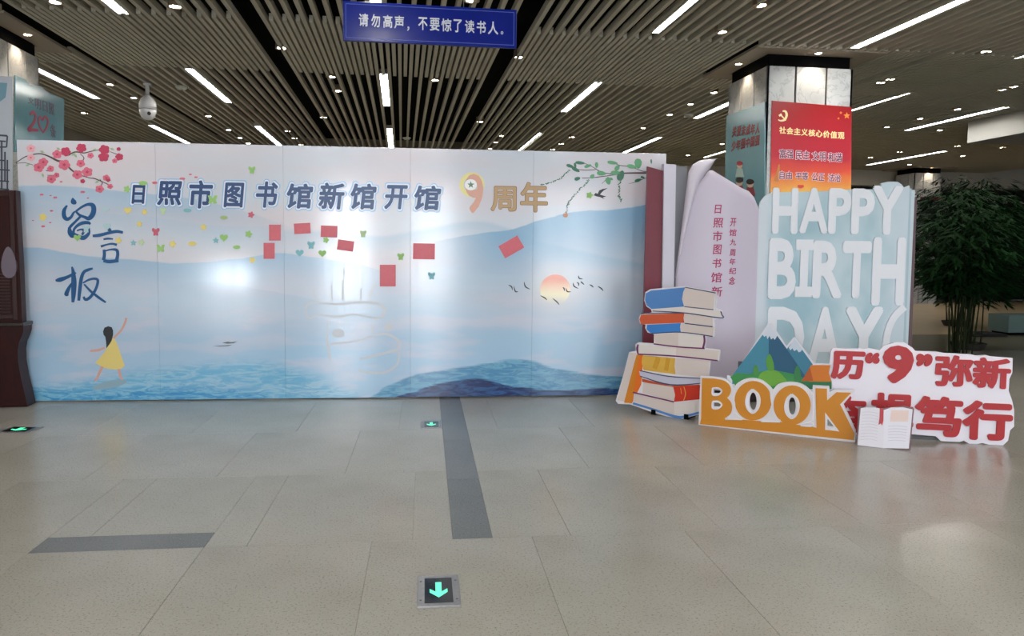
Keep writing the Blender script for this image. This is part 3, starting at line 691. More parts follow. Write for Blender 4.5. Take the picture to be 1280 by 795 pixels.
for c, kind, x, y, r, where in notes:
    nm = 'round' if kind == 'flower' else kind
    note_obj('sticky_note', shape_pts(kind, x, y, r), PB, NM[c], f'small {c} {kind}-shaped paper note {where}', 'note', 'small shaped notes on the mural', base=-0.0045)

# ================================================================== GIANT STANDING BOOK
PK = Plane(at_y(805, 300, 7.02), at_y(1150, 300, 6.86))
gb = pthing('giant_book', 'giant standing open book prop with crimson cover and white birthday lettering', 'book prop', PK)
M_CRIM = mat('crimson_cover', srgb(112, 24, 46), 0.45, var=0.06, scale=3); M_BROWN = mat('dark_brown', srgb(44, 26, 24), 0.6)
def down(P, tops, z=0.02, xr=None):
    """close an outline whose top is given in photo pixels straight down to height z"""
    t = [P.loc(*q) for q in tops]; return t + [(t[-1][0] if xr is None else xr, z), (t[0][0], z)]
box('base', 0.05, PK.len - 0.05, -0.02, 0.30, 0.0, 0.13, M_BROWN, gb, 0.005)
cv = bmesh.new(); t = [PK.loc(809.5, 208), PK.loc(829.5, 213.5)]
add_prism(cv, t + [(t[1][0], 0.0), (t[0][0]-0.012, 0.0)], 0.0, 0.04); bm_obj('cover', cv, M_CRIM, gb)
M_PAGE = mat('page_lilac', srgb(204, 194, 210), 0.45); M_PAGE2 = mat('page_grey', srgb(140, 142, 148), 0.6)
bm = bmesh.new(); t = [PK.loc(829, 205), PK.loc(844, 206)]; add_prism(bm, t + [(PK.loc(841, 400)[0], 0.1), (PK.loc(827, 400)[0], 0.1)], -0.03, 0.05); bm_obj('page_block', bm, mat('page_white', srgb(206, 202, 214), 0.5), gb)
bm = bmesh.new(); t = [PK.loc(842.5, 207), PK.loc(862, 208)]; add_prism(bm, t + [(PK.loc(862, 208)[0], 0.1), (t[0][0]-0.01, 0.1)], 0.06, 0.1); bm_obj('page_block', bm, M_PAGE2, gb)
# left page: a sheet bending from the gutter, thick foam behind its edges
def sheet(name, left, right, bow, m, parent, nu=18, nv=20, th=0.008, y_l=0.03, y_r=0.0):
    """left / right: functions of t giving (x, z); bow: depth towards the viewer"""
    fr, bk = [], []
    for j in range(nv+1):
        a, b = left(j/nv), right(j/nv)
        for i in range(nu+1):
            s = i/nu; x = a[0] + (b[0]-a[0])*s; z = a[1] + (b[1]-a[1])*s
            y = y_l*(1-s) + y_r*s - bow(s, j/nv)
            fr.append((x, y, z)); bk.append((x, y+th, z))
    V = fr + bk; N = len(fr); Fc = []
    for j in range(nv):
        for i in range(nu):
            a = j*(nu+1)+i; Fc.append((a, a+1, a+nu+2, a+nu+1)); Fc.append((N+a, N+a+nu+1, N+a+nu+2, N+a+1))
    for j in range(nv):
        a = j*(nu+1); Fc.append((a, a+nu+1, N+a+nu+1, N+a)); a += nu; Fc.append((a, N+a, N+a+nu+1, a+nu+1))
    for i in range(nu):
        Fc.append((i, N+i, N+i+1, i+1)); a = nv*(nu+1)+i; Fc.append((a, a+1, N+a+1, N+a))
    me = bpy.data.meshes.new(name); me.from_pydata(V, [], Fc); bm = bmesh.new(); bm.from_mesh(me); bmesh.ops.recalc_face_normals(bm, faces=bm.faces); bm.to_mesh(me); bm.free()
    return link(name, me, m, parent, True)
# outline of the left page by rows from floor to top, top edge descending to the gutter
gx = PK.loc(945, 300)[0]
topc = [PK.loc(*q) for q in ((881,213),(893,221),(905,228),(920,236),(932,240),(941,249),(946,262))]
lefc = [PK.loc(*q) for q in ((842.5,400),(843,345),(848,300),(856,262),(868,232),(881,213))]
def interp(L, key, v, out):
    L = sorted(L, key=lambda q: q[key])
    if v <= L[0][key]: return L[0][out]
    for a, b in zip(L, L[1:]):
        if v <= b[key]: return a[out] + (b[out]-a[out])*(v-a[key])/max(b[key]-a[key], 1e-6)
    return L[-1][out]
nu, nv = 26, 26; xL = lefc[0][0]; xR = PK.loc(947, 400)[0]
fr, bk = [], []
for i in range(nu+1):
    x = xL + (xR-xL)*i/nu
    ztop = interp(topc, 0, x, 1) if x > topc[0][0] else interp(lefc, 0, x, 1) if x > lefc[0][0]+0.02 else lefc[1][1]
    if x <= topc[0][0]: ztop = max(ztop, PK.loc(843, 345)[1])
    s = i/nu
    y = -0.16*math.sin(math.pi*min(1, s*1.0))**1.2 * (1-0.35*s) - 0.03
    for j in range(nv+1):
        z = 0.135 + (ztop-0.135)*j/nv; fr.append((x, y, z)); bk.append((x, y+0.006, z))
V = fr+bk; N = len(fr); Fc = []
for i in range(nu):
    for j in range(nv):
        a = i*(nv+1)+j; Fc += [(a, a+1, a+nv+2, a+nv+1), (N+a, N+a+nv+1, N+a+nv+2, N+a+1)]
for j in range(nv):
    Fc += [(j, N+j, N+j+1, j+1)]; a = nu*(nv+1)+j; Fc += [(a, a+1, N+a+1, N+a)]
for i in range(nu):
    a = i*(nv+1); b = a+nv; Fc += [(a, a+nv+1, N+a+nv+1, N+a), (b, N+b, N+b+nv+1, b+nv+1)]
page_l = link_mesh('left_page', V, Fc, M_PAGE, gb, True)
def page_y(x):
    s = min(max((x-xL)/(xR-xL), 0), 1); return -0.16*math.sin(math.pi*s)**1.2*(1-0.35*s) - 0.03
# the curled leaf standing up left of it
curlL = [PK.loc(*q) for q in ((842,347),(846,312),(850,275),(853,245),(857,216),(862,207),(870,202),(880,200.2),(890.5,200))]
curlR = [PK.loc(*q) for q in ((843.2,347),(848.5,318),(854.5,290),(861,262),(868,243),(874,230),(880,219),(886,209),(890.5,200))]
V, Fc = [], []
n_ = len(curlL); m_ = 6
for j in range(n_):
    for i in range(m_+1):
        s = i/m_; x = curlL[j][0]*(1-s)+curlR[j][0]*s; z = curlL[j][1]*(1-s)+curlR[j][1]*s
        V.append((x, -0.05 - 0.09*math.sin(math.pi*(0.15+0.75*s)) * min(1, j/3), z))
for j in range(n_-1):
    for i in range(m_): a = j*(m_+1)+i; Fc.append((a, a+1, a+m_+2, a+m_+1))
cu = link_mesh('curled_leaf', V, Fc, mat('leaf_white', srgb(208, 200, 212), 0.45), gb, True)
md = cu.modifiers.new('thick', 'SOLIDIFY'); md.thickness = 0.004
# vertical lettering on the left page, laid on the bend of the sheet
M_MAG = mat('magenta_ink', srgb(178, 44, 96), 0.5)
def onpage(ch, bx):
    o = ptext('lettering', ch, PK, bx, 0, 0.002, M_MAG, page_l, off=0.012, shear=0.08)
    for v in o.data.vertices: v.co.y += page_y(v.co.x) - 0.004
K9, O9 = 4.415, (800, 180)
for ch, (a, b, c, d) in zip('日照市图书馆新', ((380,340,415,388),(372,412,424,465),(372,482,420,538),(372,555,416,608),(368,630,415,682),(362,705,418,760),(362,782,420,836))):
    onpage(ch, (O9[0]+a/K9, O9[1]+b/K9, O9[0]+c/K9, O9[1]+d/K9))
for ch, (a, b, c, d) in zip('开馆九周年纪念', ((464,412,500,458),(460,472,502,510),(462,525,500,560),(462,580,496,618),(460,630,496,665),(458,680,500,715),(458,730,494,772))):
    onpage(ch, (O9[0]+a/K9, O9[1]+b/K9, O9[0]+c/K9, O9[1]+d/K9))
# right page, printed pale blue-green, stepped leaves at its right edge
def rightprint():
    n = NT('birthday_page', 0.4); o = n.xyz()
    f = n.noise(n.mapped((1.1, 1, 0.8)), 1.6, 3)
    c = n.mix(n.step(f, 0.35, 0.65), srgb(150, 184, 196), srgb(190, 208, 216))
    xa = PK.loc(960, 300)[0]; c = n.mix(n.step(o[0], xa + 0.02, xa - 0.06), c, srgb(206, 214, 222))
    xb = PK.loc(1100, 300)[0]; c = n.mix(n.step(o[0], xb - 0.1, xb + 0.25, 0, 0.7), c, srgb(200, 210, 220))
    return n.base(c)
M_RP = rightprint()
bm = bmesh.new()
top = [PK.loc(*q) for q in ((946.5,262),(949,252),(955,245),(963,241),(1000,240),(1034,239),(1062,237),(1098,237),(1099,229.5),(1108,227.5),(1119,227.5),(1124,231),(1127,235),(1134,232.5))]
add_prism(bm, top + [(PK.loc(1131, 400)[0]-0.03, 0.1), (top[0][0]-0.01, 0.1)], -0.04, -0.015); rp = bm_obj('right_page', bm, M_RP, gb)
bm = bmesh.new(); top = [PK.loc(1120, 238), PK.loc(1143, 237.5)]
add_prism(bm, top + [(PK.loc(1136, 430)[0]-0.015, 0.1), (top[0][0], 0.1)], -0.01, 0.015); bm_obj('right_page', bm, mat('pale_page', srgb(194, 208, 216), 0.45), gb)
bm = bmesh.new(); top = [PK.loc(1128, 237), PK.loc(1138.5, 235.5)]
add_prism(bm, top + [(PK.loc(1133.5, 430)[0]-0.02, 0.1), (top[0][0]-0.02, 0.1)], -0.014, -0.011); bm_obj('right_page', bm, mat('edge_page', srgb(168, 190, 200), 0.45), gb)
bm = bmesh.new(); top = [PK.loc(1138, 243), PK.loc(1148.5, 248)]
add_prism(bm, top + [(PK.loc(1143, 430)[0], 0.0), (PK.loc(1130, 430)[0], 0.0)], 0.03, 0.06); bm_obj('cover', bm, mat('brown_cover', srgb(92, 66, 70), 0.5), gb)
bm = bmesh.new(); top = [PK.loc(1150, 246), PK.loc(1153, 246)]; add_prism(bm, top + [(PK.loc(1149, 400)[0], 0.0), (PK.loc(1146.5, 400)[0], 0.0)], 0.1, 0.14); bm_obj('support_post', bm, mat('post_grey', srgb(96, 108, 110), 0.4), gb)
M_LET = mat('letter_white', srgb(228, 230, 236), 0.45); M_LSH = mat('letter_backing', srgb(160, 184, 194), 0.45)
for ch, a, b, c, d in [('H',963.5,235,993.5,292.6),('A',997.5,235,1031,292),('P',1033.5,235.5,1059.5,292.6),('P',1062,236,1088.5,293),('Y',1088,232.5,1123,293.6),
                      ('B',959,297.6,991,373.6),('I',992.5,299.4,1011.5,371),('R',1014,300.6,1048.5,372.4),('T',1050.8,301,1083.5,372.6),('H',1088.5,296.5,1125.5,381.6),
                      ('D',957.5,383,1001,458),('A',1008,383,1047,459),('Y',1054,383,1098,460)]:
    off = 0.036
    if ch == 'I':
        x0, z1 = PK.loc(a, b); x1, z0 = PK.loc(c, d); w3 = (x1-x0); s = 0.1
        pts = [(x0,z1),(x1,z1),(x1,z1-s),(x1-w3*0.27,z1-s),(x1-w3*0.27,z0+s),(x1,z0+s),(x1,z0),(x0,z0),(x0,z0+s),(x0+w3*0.27,z0+s),(x0+w3*0.27,z1-s),(x0,z1-s)]
        bm = bmesh.new(); add_prism(bm, pts, -0.052, -0.04); bm_obj('lettering', bm, M_LET, rp)
    else: ptext('lettering', ch, PK, (a, b, c, d), -0.052, 0.012, M_LET, rp, off=off)
rib('lettering', [[(1127,383,4.6),(1114,396,4.6),(1106,415,4.6),(1103,440,4.6),(1106,458,4.6)]], M_LET, -0.052, PK, (0, 0), 1.0, rp, -0.04, 131.0)

# ================================================================== CUT-OUT STACK OF BOOKS
PS = Plane(at_z(772, 512), at_z(893, 529))
KS, OS = 3.975, (760, 340)
st = pthing('book_stack_cutout', 'flat foam cut-out printed with a leaning pile of colourful books', 'cut-out sign', PS)
outline = [(38,640),(80,500),(105,398),(138,392),(135,360),(150,350),(228,356),(228,310),(196,300),(184,278),(186,262),(160,258),(152,235),(160,212),(218,200),(214,186),(190,170),(180,140),(186,100),(210,85),(380,70),(540,100),(535,180),(568,195),(562,232),(528,238),(532,270),(528,322),(486,320),(482,378),(556,388),(552,440),(510,440),(500,520),(470,560),(480,700),(350,735),(230,700),(130,665),(110,658),(50,655)]
bm = bmesh.new(); add_prism(bm, pxs(PS, outline, OS, KS), 0.0, 0.02); bm_obj('backing', bm, M_WHITE, st)
cc = {'blue': srgb(84, 134, 196), 'orange': srgb(208, 92, 58), 'blue2': srgb(60, 130, 206), 'page': srgb(216, 202, 196), 'page2': srgb(226, 216, 212), 'amber': srgb(214, 130, 34), 'amber2': srgb(230, 112, 30),
      'yellow': srgb(220, 174, 76), 'red': srgb(206, 50, 28), 'red2': srgb(182, 36, 30), 'line': srgb(70, 78, 110), 'purple': srgb(112, 44, 96), 'edge': srgb(82, 132, 196), 'lav': srgb(200, 198, 216), 'orange2': srgb(196, 84, 52)}
CM = {k: mat('print_' + k, v, 0.45) for k, v in cc.items()}
faces = [('printed_book', 'amber2', [(152,412),(175,412),(172,470),(165,560),(120,650),(85,650)]), ('printed_book', 'page', [(108,402),(142,402),(82,645),(46,636)]), ('printed_book', 'amber', [(142,410),(158,412),(118,652),(80,648)]),
 ('printed_book', 'page2', [(222,182),(380,172),(562,196),(560,222),(380,206),(222,196)]), ('printed_book', 'blue', [(215,92),(385,76),(374,98),(368,135),(378,172),(218,184),(192,166),(184,138),(188,106)]), ('printed_book', 'page', [(385,78),(532,106),(524,185),(380,172),(369,135),(375,98)]),
 ('printed_book', 'orange', [(165,212),(380,204),(375,230),(380,252),(165,260),(156,236)]), ('printed_book', 'page', [(382,206),(520,226),(520,268),(382,252),(376,230)]),
 ('printed_book', 'blue2', [(195,262),(362,254),(358,275),(362,298),(215,306),(192,285)]), ('printed_book', 'page', [(364,256),(528,272),(520,318),(364,298),(359,275)]),
 ('printed_book', 'page', [(228,312),(350,302),(350,370),(236,356)]), ('printed_book', 'page2', [(350,302),(478,318),(470,378),(350,370)]),
 ('printed_book', 'page2', [(155,362),(340,374),(338,412),(150,404)]), ('printed_book', 'page', [(340,374),(554,390),(545,438),(338,414)]),
 ('printed_book', 'yellow', [(172,414),(335,428),(330,470),(336,508),(178,488),(168,450)]), ('printed_book', 'page', [(337,428),(505,440),(498,515),(470,522),(336,508),(331,470)]),
 ('printed_book', 'lav', [(155,492),(290,520),(460,530),(470,556),(310,558),(160,516)]),
 ('printed_book', 'orange2', [(170,530),(310,565),(455,560),(452,575),(320,578),(170,545)]),
 ('printed_book', 'page', [(176,548),(330,572),(334,610),(325,642),(172,600)]), ('printed_book', 'red', [(325,572),(458,562),(462,632),(328,645),(334,610)]),
 ('printed_book', 'page', [(130,598),(330,650),(330,712),(125,644)]), ('printed_book', 'page2', [(330,650),(470,634),(470,690),(345,712),(330,712)])]
yf = -0.0012
for nm, c, q in faces:
    pp(nm, [q], CM[c], yf, PS, OS, KS, st, 0.0); yf -= 0.0001
rib('printed_edge', [[(222,194,2),(380,203,2.4),(560,228,2.4),(566,212,2.4),(560,195,2)], [(385,76,2),(535,104,2)], [(380,172,2),(524,187,2)]], CM['line'], -0.0045, PS, OS, KS, st, 0.0, 135)
rib('printed_edge', [[(165,205,2),(380,203,2)], [(382,255,2),(520,272,2.4)], [(215,306,2),(362,299,2),(520,320,2.4)], [(160,490,2),(300,518,2.4),(460,528,2)], [(160,517,2),(310,560,3),(470,552,2)]], CM['line'], -0.0045, PS, OS, KS, st, 0.0, 135)
rib('printed_edge', [[(478,316,4),(480,345,4),(472,380,4)], [(228,357,3),(350,372,3),(480,380,3)], [(150,360,3),(146,382,5),(150,408,3)], [(150,408,3),(338,418,3),(545,440,3)], [(125,598,3),(328,645,3)]], CM['purple'], -0.005, PS, OS, KS, st, 0.0, 135)
rib('printed_edge', [[(125,652,5),(230,684,5),(345,720,6),(400,712,5),(470,694,5)]], CM['edge'], -0.005, PS, OS, KS, st, 0.0, 135)
rib('printed_edge', [[(378,570,1.6),(386,605,1.6),(376,640,1.6)], [(362,575,1.2),(366,605,1.2)]], CM['yellow'], -0.0055, PS, OS, KS, st, 0.0, 135)
rib('printed_edge', [[(250,425,12),(232,480,12)], [(300,428,10),(288,490,10)]], mat('print_ochre', srgb(208, 156, 52), 0.45), -0.0045, PS, OS, KS, st, 0.0, 135)
for (x, y) in ((817, 517), (858, 523)):
    s_, z_ = PS.loc(x, y); box('foot', s_-0.02, s_+0.02, -0.01, 0.16, 0.0, 0.045, M_BLACK, st)
bm = bmesh.new(); add_box(bm, 0.35, 0.40, 0.021, 0.05, 0.02, 0.9); add_box(bm, 0.35, 0.40, 0.05, 0.3, 0.02, 0.05); bm_obj('rear_stay', bm, MATS['frame_metal'], st)

# ================================================================== "BOOK" SIGN WITH MOUNTAINS
PBK = Plane(at_z(873, 531), at_z(1065, 553))
sg = pthing('book_word_sign', 'orange foam sign reading BOOK with snow-capped mountains and tent behind', 'sign', PBK)
KB, OB = 3.975, (860, 380)
def curve_shape(name, loops, m, parent, y0, y1, P=PBK, o=OB, k=KB, grow=0.0):
    """closed outlines (first outer, then holes) filled with real holes"""
    cu = bpy.data.curves.new(name, 'CURVE'); cu.dimensions = '2D'; cu.fill_mode = 'BOTH'; cu.extrude = 0.5
    for L in loops:
        pts = pxs(P, L, o, k); sp = cu.splines.new('POLY'); sp.points.add(len(pts)-1); sp.use_cyclic_u = True
        for i, q in enumerate(pts): sp.points[i].co = (q[0], q[1], 0, 1)
    ob = bpy.data.objects.new(name, cu); C.objects.link(ob); bpy.context.view_layer.update()
    me = bpy.data.meshes.new_from_object(ob.evaluated_get(bpy.context.evaluated_depsgraph_get()))
    V = [(v.co.x, y0 + (0.5 - v.co.z)*(y1-y0), v.co.y) for v in me.vertices]; Fc = [tuple(p.vertices) for p in me.polygons]
    bpy.data.objects.remove(ob); bpy.data.curves.remove(cu); bpy.data.meshes.remove(me)
    return link_mesh(name, V, Fc, m, parent)
def ell(cx, cy, rx, ry, n=32, rot=0.0): return [(cx + rx*math.cos(t)*math.cos(rot) - ry*math.sin(t)*math.sin(rot), cy + rx*math.cos(t)*math.sin(rot) + ry*math.sin(t)*math.cos(rot)) for t in [2*math.pi*i/n for i in range(n)]]
M_OR = mat('book_orange', srgb(206, 134, 34), 0.42)
outer = smooth_line([(62,358),(130,362),(185,372),(215,395),(228,420),(240,398),(275,376),(320,368),(370,380),(408,410),(422,425),(445,400),(485,388),(530,388),(575,402),(608,430),(618,440)], 3) + \
        [(620,404),(700,408),(704,438),(735,424),(828,432),(772,498),(834,628),(830,688),(52,604)]
holesW = [[(128,424),(150,424),(163,430),(163,438),(152,444),(128,443)], [(128,490),(150,490),(163,497),(163,505),(152,511),(128,510)], ell(323,484,18,44), ell(517,508,18,44),
          [(692,566),(728,610),(692,606)]]
curve_shape('backing', [outer] + holesW, M_WHITE, sg, 0.0, 0.022)
# orange faces, one per letter, and the bar under them
def roundB():
    o = [(70,368)] + smooth_line([(130,370),(178,380),(205,400),(214,428),(205,455),(196,466),(212,485),(220,512),(212,545),(190,563)], 4) + [(180,568),(240,574),(66,574)]
    return o
curve_shape('letter', [roundB(), [(122,416),(152,416),(170,427),(170,441),(153,452),(122,451)], [(122,482),(152,482),(170,494),(170,508),(153,519),(122,518)]], M_OR, sg, -0.006, -0.0002)
for (cx, cy) in ((324, 480), (518, 502)):
    curve_shape('letter', [ell(cx, cy, 92, 98), ell(cx-1, cy+4, 30, 54)], M_OR, sg, -0.006 - (0.0015 if cx > 400 else 0), -0.0002)
curve_shape('letter', [[(634,418),(690,420),(692,478),(738,438),(812,440),(756,498),(826,640),(826,662),(640,640)], [(686,546),(744,624),(686,616)]], M_OR, sg, -0.007, -0.0002)
curve_shape('white_outline', [[(682,538),(752,632),(682,624)], [(692,566),(728,610),(692,606)]], M_WHITE, sg, -0.0095, -0.0002)
curve_shape('base_bar', [[(66,568),(186,571),(272,574),(365,583),(460,585),(560,602),(614,608),(650,618),(745,630),(826,640),(824,676),(60,596)]], M_OR, sg, -0.0065, -0.0002)
rib('white_outline', [[(228,425,5),(222,460,6),(232,500,4),(226,530,4),(205,560,4),(186,570,3)], [(232,540,4),(250,560,5),(272,572,4)], [(186,571,3),(272,573,3)], [(412,420,6),(416,470,5),(420,520,4),(400,555,4),(365,582,4)], [(420,530,4),(440,565,5),(460,580,4)], [(365,583,3),(458,585,3)],
                       [(617,445,5),(620,500,4),(616,560,4),(612,585,3),(560,600,3)], [(617,590,4),(614,606,3),(560,603,3)],
                       [(322,424,5),(350,450,5),(356,486,5),(346,520,5),(322,540,5),(298,520,5),(290,484,5),(300,445,5),(322,424,5)], [(516,448,5),(544,475,5),(550,510,5),(540,545,5),(516,566,5),(492,545,5),(484,510,5),(494,470,5),(516,448,5)],
                       [(124,418,4),(152,418,4),(168,432,4),(152,450,4),(124,449,4),(124,418,4)], [(124,484,4),(152,484,4),(168,500,4),(152,517,4),(124,516,4),(124,484,4)]], M_WHITE, -0.0095, PBK, OB, KB, sg, 0.0, 150)
# mountains board behind, part of the same sign
mt = curve_shape('mountain_panel', [[(190,356),(210,362),(240,330),(395,98),(408,96),(486,212),(520,170),(530,166),(624,296),(712,302),(704,340),(700,372),(716,400),(716,430),(190,430)]], mat('mount_white', srgb(214, 214, 224), 0.45), sg, 0.03, 0.045)
def mp(c, rgb, q, d): curve_shape('printed_scenery', [q], mat('scenery_' + c, rgb, 0.45), mt, 0.03 - d, 0.0302)
mp('blue', srgb(64, 132, 158), [(216,358),(402,108),(486,222),(560,330),(560,400),(216,400)], 0.001)
mp('deep', srgb(34, 88, 120), [(402,108),(486,222),(600,390),(400,390),(398,200)], 0.0015)
mp('blue_far', srgb(58, 122, 150), [(486,228),(527,176),(616,300),(640,400),(500,400)], 0.0012)
mp('snow', srgb(206, 212, 224), [(402,106),(368,154),(376,165),(386,158),(392,176),(402,160),(410,178),(420,170),(428,180),(436,168),(440,158)], 0.003)
mp('snow2', srgb(196, 206, 220), [(527,172),(498,218),(506,232),(516,222),(526,236),(538,228),(548,242),(558,238),(566,226)], 0.003)
mp('green', srgb(58, 140, 76), [(206,364),(240,345),(300,350),(340,340),(420,330),(520,350),(600,380),(712,385),(712,425),(400,425),(240,425),(222,390)], 0.004)
mp('bright', srgb(106, 164, 60), smooth_line([(345,380),(360,345),(400,330),(440,335),(470,360),(490,395),(440,410),(370,400)], 3, True), 0.005)
mp('tree', srgb(84, 150, 58), smooth_line([(390,320),(385,280),(402,250),(418,282),(425,325),(405,335)], 3, True), 0.006)
mp('tree2', srgb(74, 140, 70), smooth_line([(325,350),(322,320),(334,305),(346,322),(344,352)], 3, True), 0.006)
mp('tree3', srgb(50, 124, 72), smooth_line([(528,390),(525,340),(540,308),(556,338),(558,392)], 3, True), 0.006)
mp('meadow', srgb(34, 112, 70), [(480,388),(712,388),(712,425),(480,425)], 0.0055)
mp('tent', srgb(206, 116, 28), [(586,350),(610,306),(706,306),(698,345),(712,388),(600,388)], 0.007)
mp('tent_dark', srgb(176, 84, 26), [(562,386),(604,316),(620,384)], 0.008)
bm = bmesh.new(); add_box(bm, 0.3, 0.34, 0.05, 0.08, 0.0, 0.55); add_box(bm, 0.9, 0.94, 0.05, 0.08, 0.0, 0.45); add_box(bm, 0.25, 1.0, 0.05, 0.3, 0.0, 0.02); bm_obj('rear_stay', bm, MATS['frame_metal'], sg)

# ================================================================== RED SLOGAN SIGN
PR = Plane(at_z(1040, 546), at_z(1262, 557))
rs = pthing('slogan_sign', 'white outlined foam sign with two rows of bold red Chinese characters', 'sign', PR)
KR, OR_ = 3.977, (1020, 400)
edge = [(76,150),(88,140),(240,145),(262,140),(318,150),(340,128),(390,112),(440,112),(480,138),(495,155),(600,158),(640,165),(770,172),(800,178),(850,176),(870,182),(978,190),(976,262),(962,292),(958,352),(975,400),(985,445),(985,530),(965,548),(955,600),(930,626),(862,626),(826,612),(800,618),(760,620),(735,600),(715,606),(622,602),(596,578),(480,568),(150,572),(140,430),(80,330),(56,290),(66,250)]
bm = bmesh.new(); add_prism(bm, [(a, max(b, 0.0)) for a, b in pxs(PR, edge, OR_, KR)], 0.0, 0.03); rbk = bm_obj('backing', bm, M_PAPERW, rs)
for ch, a, b, c, d, off in [('历',76,152,240,298,0.05),('“',244,160,314,218,0.06),('9',334,124,480,318,0.055),('”',498,166,576,232,0.06),('弥',594,172,776,334,0.04),('新',782,184,962,344,0.04),
                       ('奋',60,372,250,560,0.04),('楫',272,358,480,560,0.04),('笃',492,374,722,584,0.04),('行',730,396,970,604,0.045)]:
    x0, z1 = PR.loc(OR_[0]+a/KR, OR_[1]+b/KR); x1, z0 = PR.loc(OR_[0]+c/KR, OR_[1]+d/KR)
    text_box('lettering', ch, x0, max(z0, 0.012), x1, z1, -0.012, 0.0118, M_REDP, rs, off=off)
bm = bmesh.new(); add_box(bm, 0.3, 0.34, 0.031, 0.06, 0, 0.5); add_box(bm, 1.0, 1.04, 0.031, 0.06, 0, 0.5); add_box(bm, 0.25, 1.1, 0.06, 0.3, 0, 0.02); bm_obj('rear_stay', bm, MATS['frame_metal'], rs)

# ================================================================== SMALL OPEN BOOK CUT-OUT
PO = Plane(at_z(1071, 557), at_z(1138, 563))
ob_ = pthing('open_book_cutout', 'small white foam cut-out of an open book with a red ribbon', 'cut-out sign', PO)
KO, OO = 5.3, (1040, 420)
bm = bmesh.new(); add_prism(bm, [(a, max(b, 0.0)) for a, b in pxs(PO, [(176,478),(200,470),(330,482),(480,466),(544,482),(540,520),(518,756),(162,726)], OO, KO)], 0.0, 0.018)
bm_obj('cover', bm, mat('book_edge', srgb(120, 92, 98), 0.45), ob_)
for q, c in (([(190,478),(230,472),(300,476),(345,488),(345,560),(340,742),(168,722)], srgb(228, 224, 232)), ([(345,490),(390,474),(470,472),(534,486),(508,745),(340,742)], srgb(232, 228, 238))):
    pp('page', [q], mat('open_page_%d' % int(c[0]*1000), c, 0.45), -0.004, PO, OO, KO, ob_, 0.0)
pp('ribbon', [[(316,478),(342,482),(340,560),(332,592),(322,578),(308,588),(314,540)]], mat('ribbon_red', srgb(190, 66, 74), 0.45), -0.007, PO, OO, KO, ob_, -0.004)
rib('printed_lines', [[(200+(-1)*j*1.6, 505+j*20, 1.0), (250, 502+j*20, 1.0), (305-j*0.5, 512+j*20, 1.0)] for j in range(10)] + [[(372-j*0.6, 596+j*19, 1.0), (430, 594+j*19, 1.0), (498-j*2, 600+j*19, 1.0)] for j in range(6)], mat('line_print', srgb(196, 188, 204), 0.45), -0.0052, PO, OO, KO, ob_, -0.004, 155)
pp('printed_picture', [[(392,490),(508,492),(502,566),(384,566)]], mat('peach_print', srgb(232, 208, 200), 0.45), -0.0052, PO, OO, KO, ob_, -0.004)
bm = bmesh.new(); add_box(bm, 0.18, 0.21, 0.019, 0.04, 0, 0.25); add_box(bm, 0.18, 0.21, 0.04, 0.18, 0, 0.02); bm_obj('rear_stay', bm, MATS['frame_metal'], ob_)

# ================================================================== COLUMNS
BANDH = 0.15
def column(c, label, faces_):
    x0, x1, y0, y1 = c; W = x1 - x0; cx, cy = (x0+x1)/2, (y0+y1)/2
    t = thing('marble_column', label, 'column', (cx, cy, 0), 0, 'marble clad columns')
    h = W/2
    box('core', -h+0.03, h-0.03, -h+0.03, h-0.03, 0, ZC - 0.001, M_BLACK, t)
    top = ZC - BANDH
    cuts = [(-h, -h + W*0.33 - 0.012), (-h + W*0.33 + 0.012, -h + W*0.69 - 0.012), (-h + W*0.69 + 0.012, h)]
    for f in range(4):
        for (a, b) in cuts:
            bm = bmesh.new(); add_box(bm, a, b, -h, -h+0.029, 0, top, 0.002)
            o = bm_obj('marble_slab', bm, M_MARBLE, t); o.rotation_euler = (0, 0, f*math.pi/2)
    bm = bmesh.new(); hb = h - 0.035
    add_box(bm, -hb, hb, -hb, -hb+0.02, top, ZC); add_box(bm, -hb, hb, hb-0.02, hb, top, ZC); add_box(bm, -hb, -hb+0.02, -hb, hb, top, ZC); add_box(bm, hb-0.02, hb, -hb, hb, top, ZC)
    bm_obj('top_band', bm, mat('band_black', srgb(14, 14, 15), 0.3), t)
    bm = bmesh.new(); k = h + 0.27
    for (a, b, c_, d) in ((-k, k, -k, -h), (-k, k, h, k), (-k, -h, -h, h), (h, k, -h, h)): add_box(bm, a, b, c_, d, ZC - 0.012, ZC + 0.02)
    bm_obj('ceiling_collar', bm, mat('collar', srgb(150, 138, 120), 0.5), t)
    return t
colR = column(cR, 'marble column bearing a red poster, behind the giant book', 0)
colL = column(cL, 'marble column at the left edge, behind the dark carved screen', 0)
col3 = column(c3, 'small distant marble column beside the dark plants', 0)

def downlight(x, y, label, group, real=None, r=0.055, z=None):
    z = ZC if z is None else z
    t = thing('downlight', label, 'downlight', (x, y, z), 0, group)
    bm = bmesh.new(); add_lathe(bm, [(r, 0.0), (r*1.35, -0.006), (r*1.4, 0.0), (r*1.3, 0.09), (r, 0.09), (r*0.98, 0.0)], 16, caps=False)
    bm_obj('trim_ring', bm, M_TRIM, t)
    bm = bmesh.new(); add_lathe(bm, [(r*0.97, 0.002), (r*0.97, 0.012)], 16); bm_obj('lens', bm, M_SPOT, t)
    return t
def spot_lamp(x, y, tx, ty, tz, W, size=50):
    l = bpy.data.lights.new('spot', 'SPOT'); l.energy = W; l.color = (1.0, 0.84, 0.64); l.spot_size = math.radians(size); l.spot_blend = 0.7; l.shadow_soft_size = 0.03
    o = bpy.data.objects.new('spot', l); C.objects.link(o); o.location = (x, y, ZC - 0.03)
    o.rotation_euler = (Vector((tx, ty, tz)) - Vector((x, y, ZC - 0.03))).to_track_quat('-Z', 'Y').to_euler()
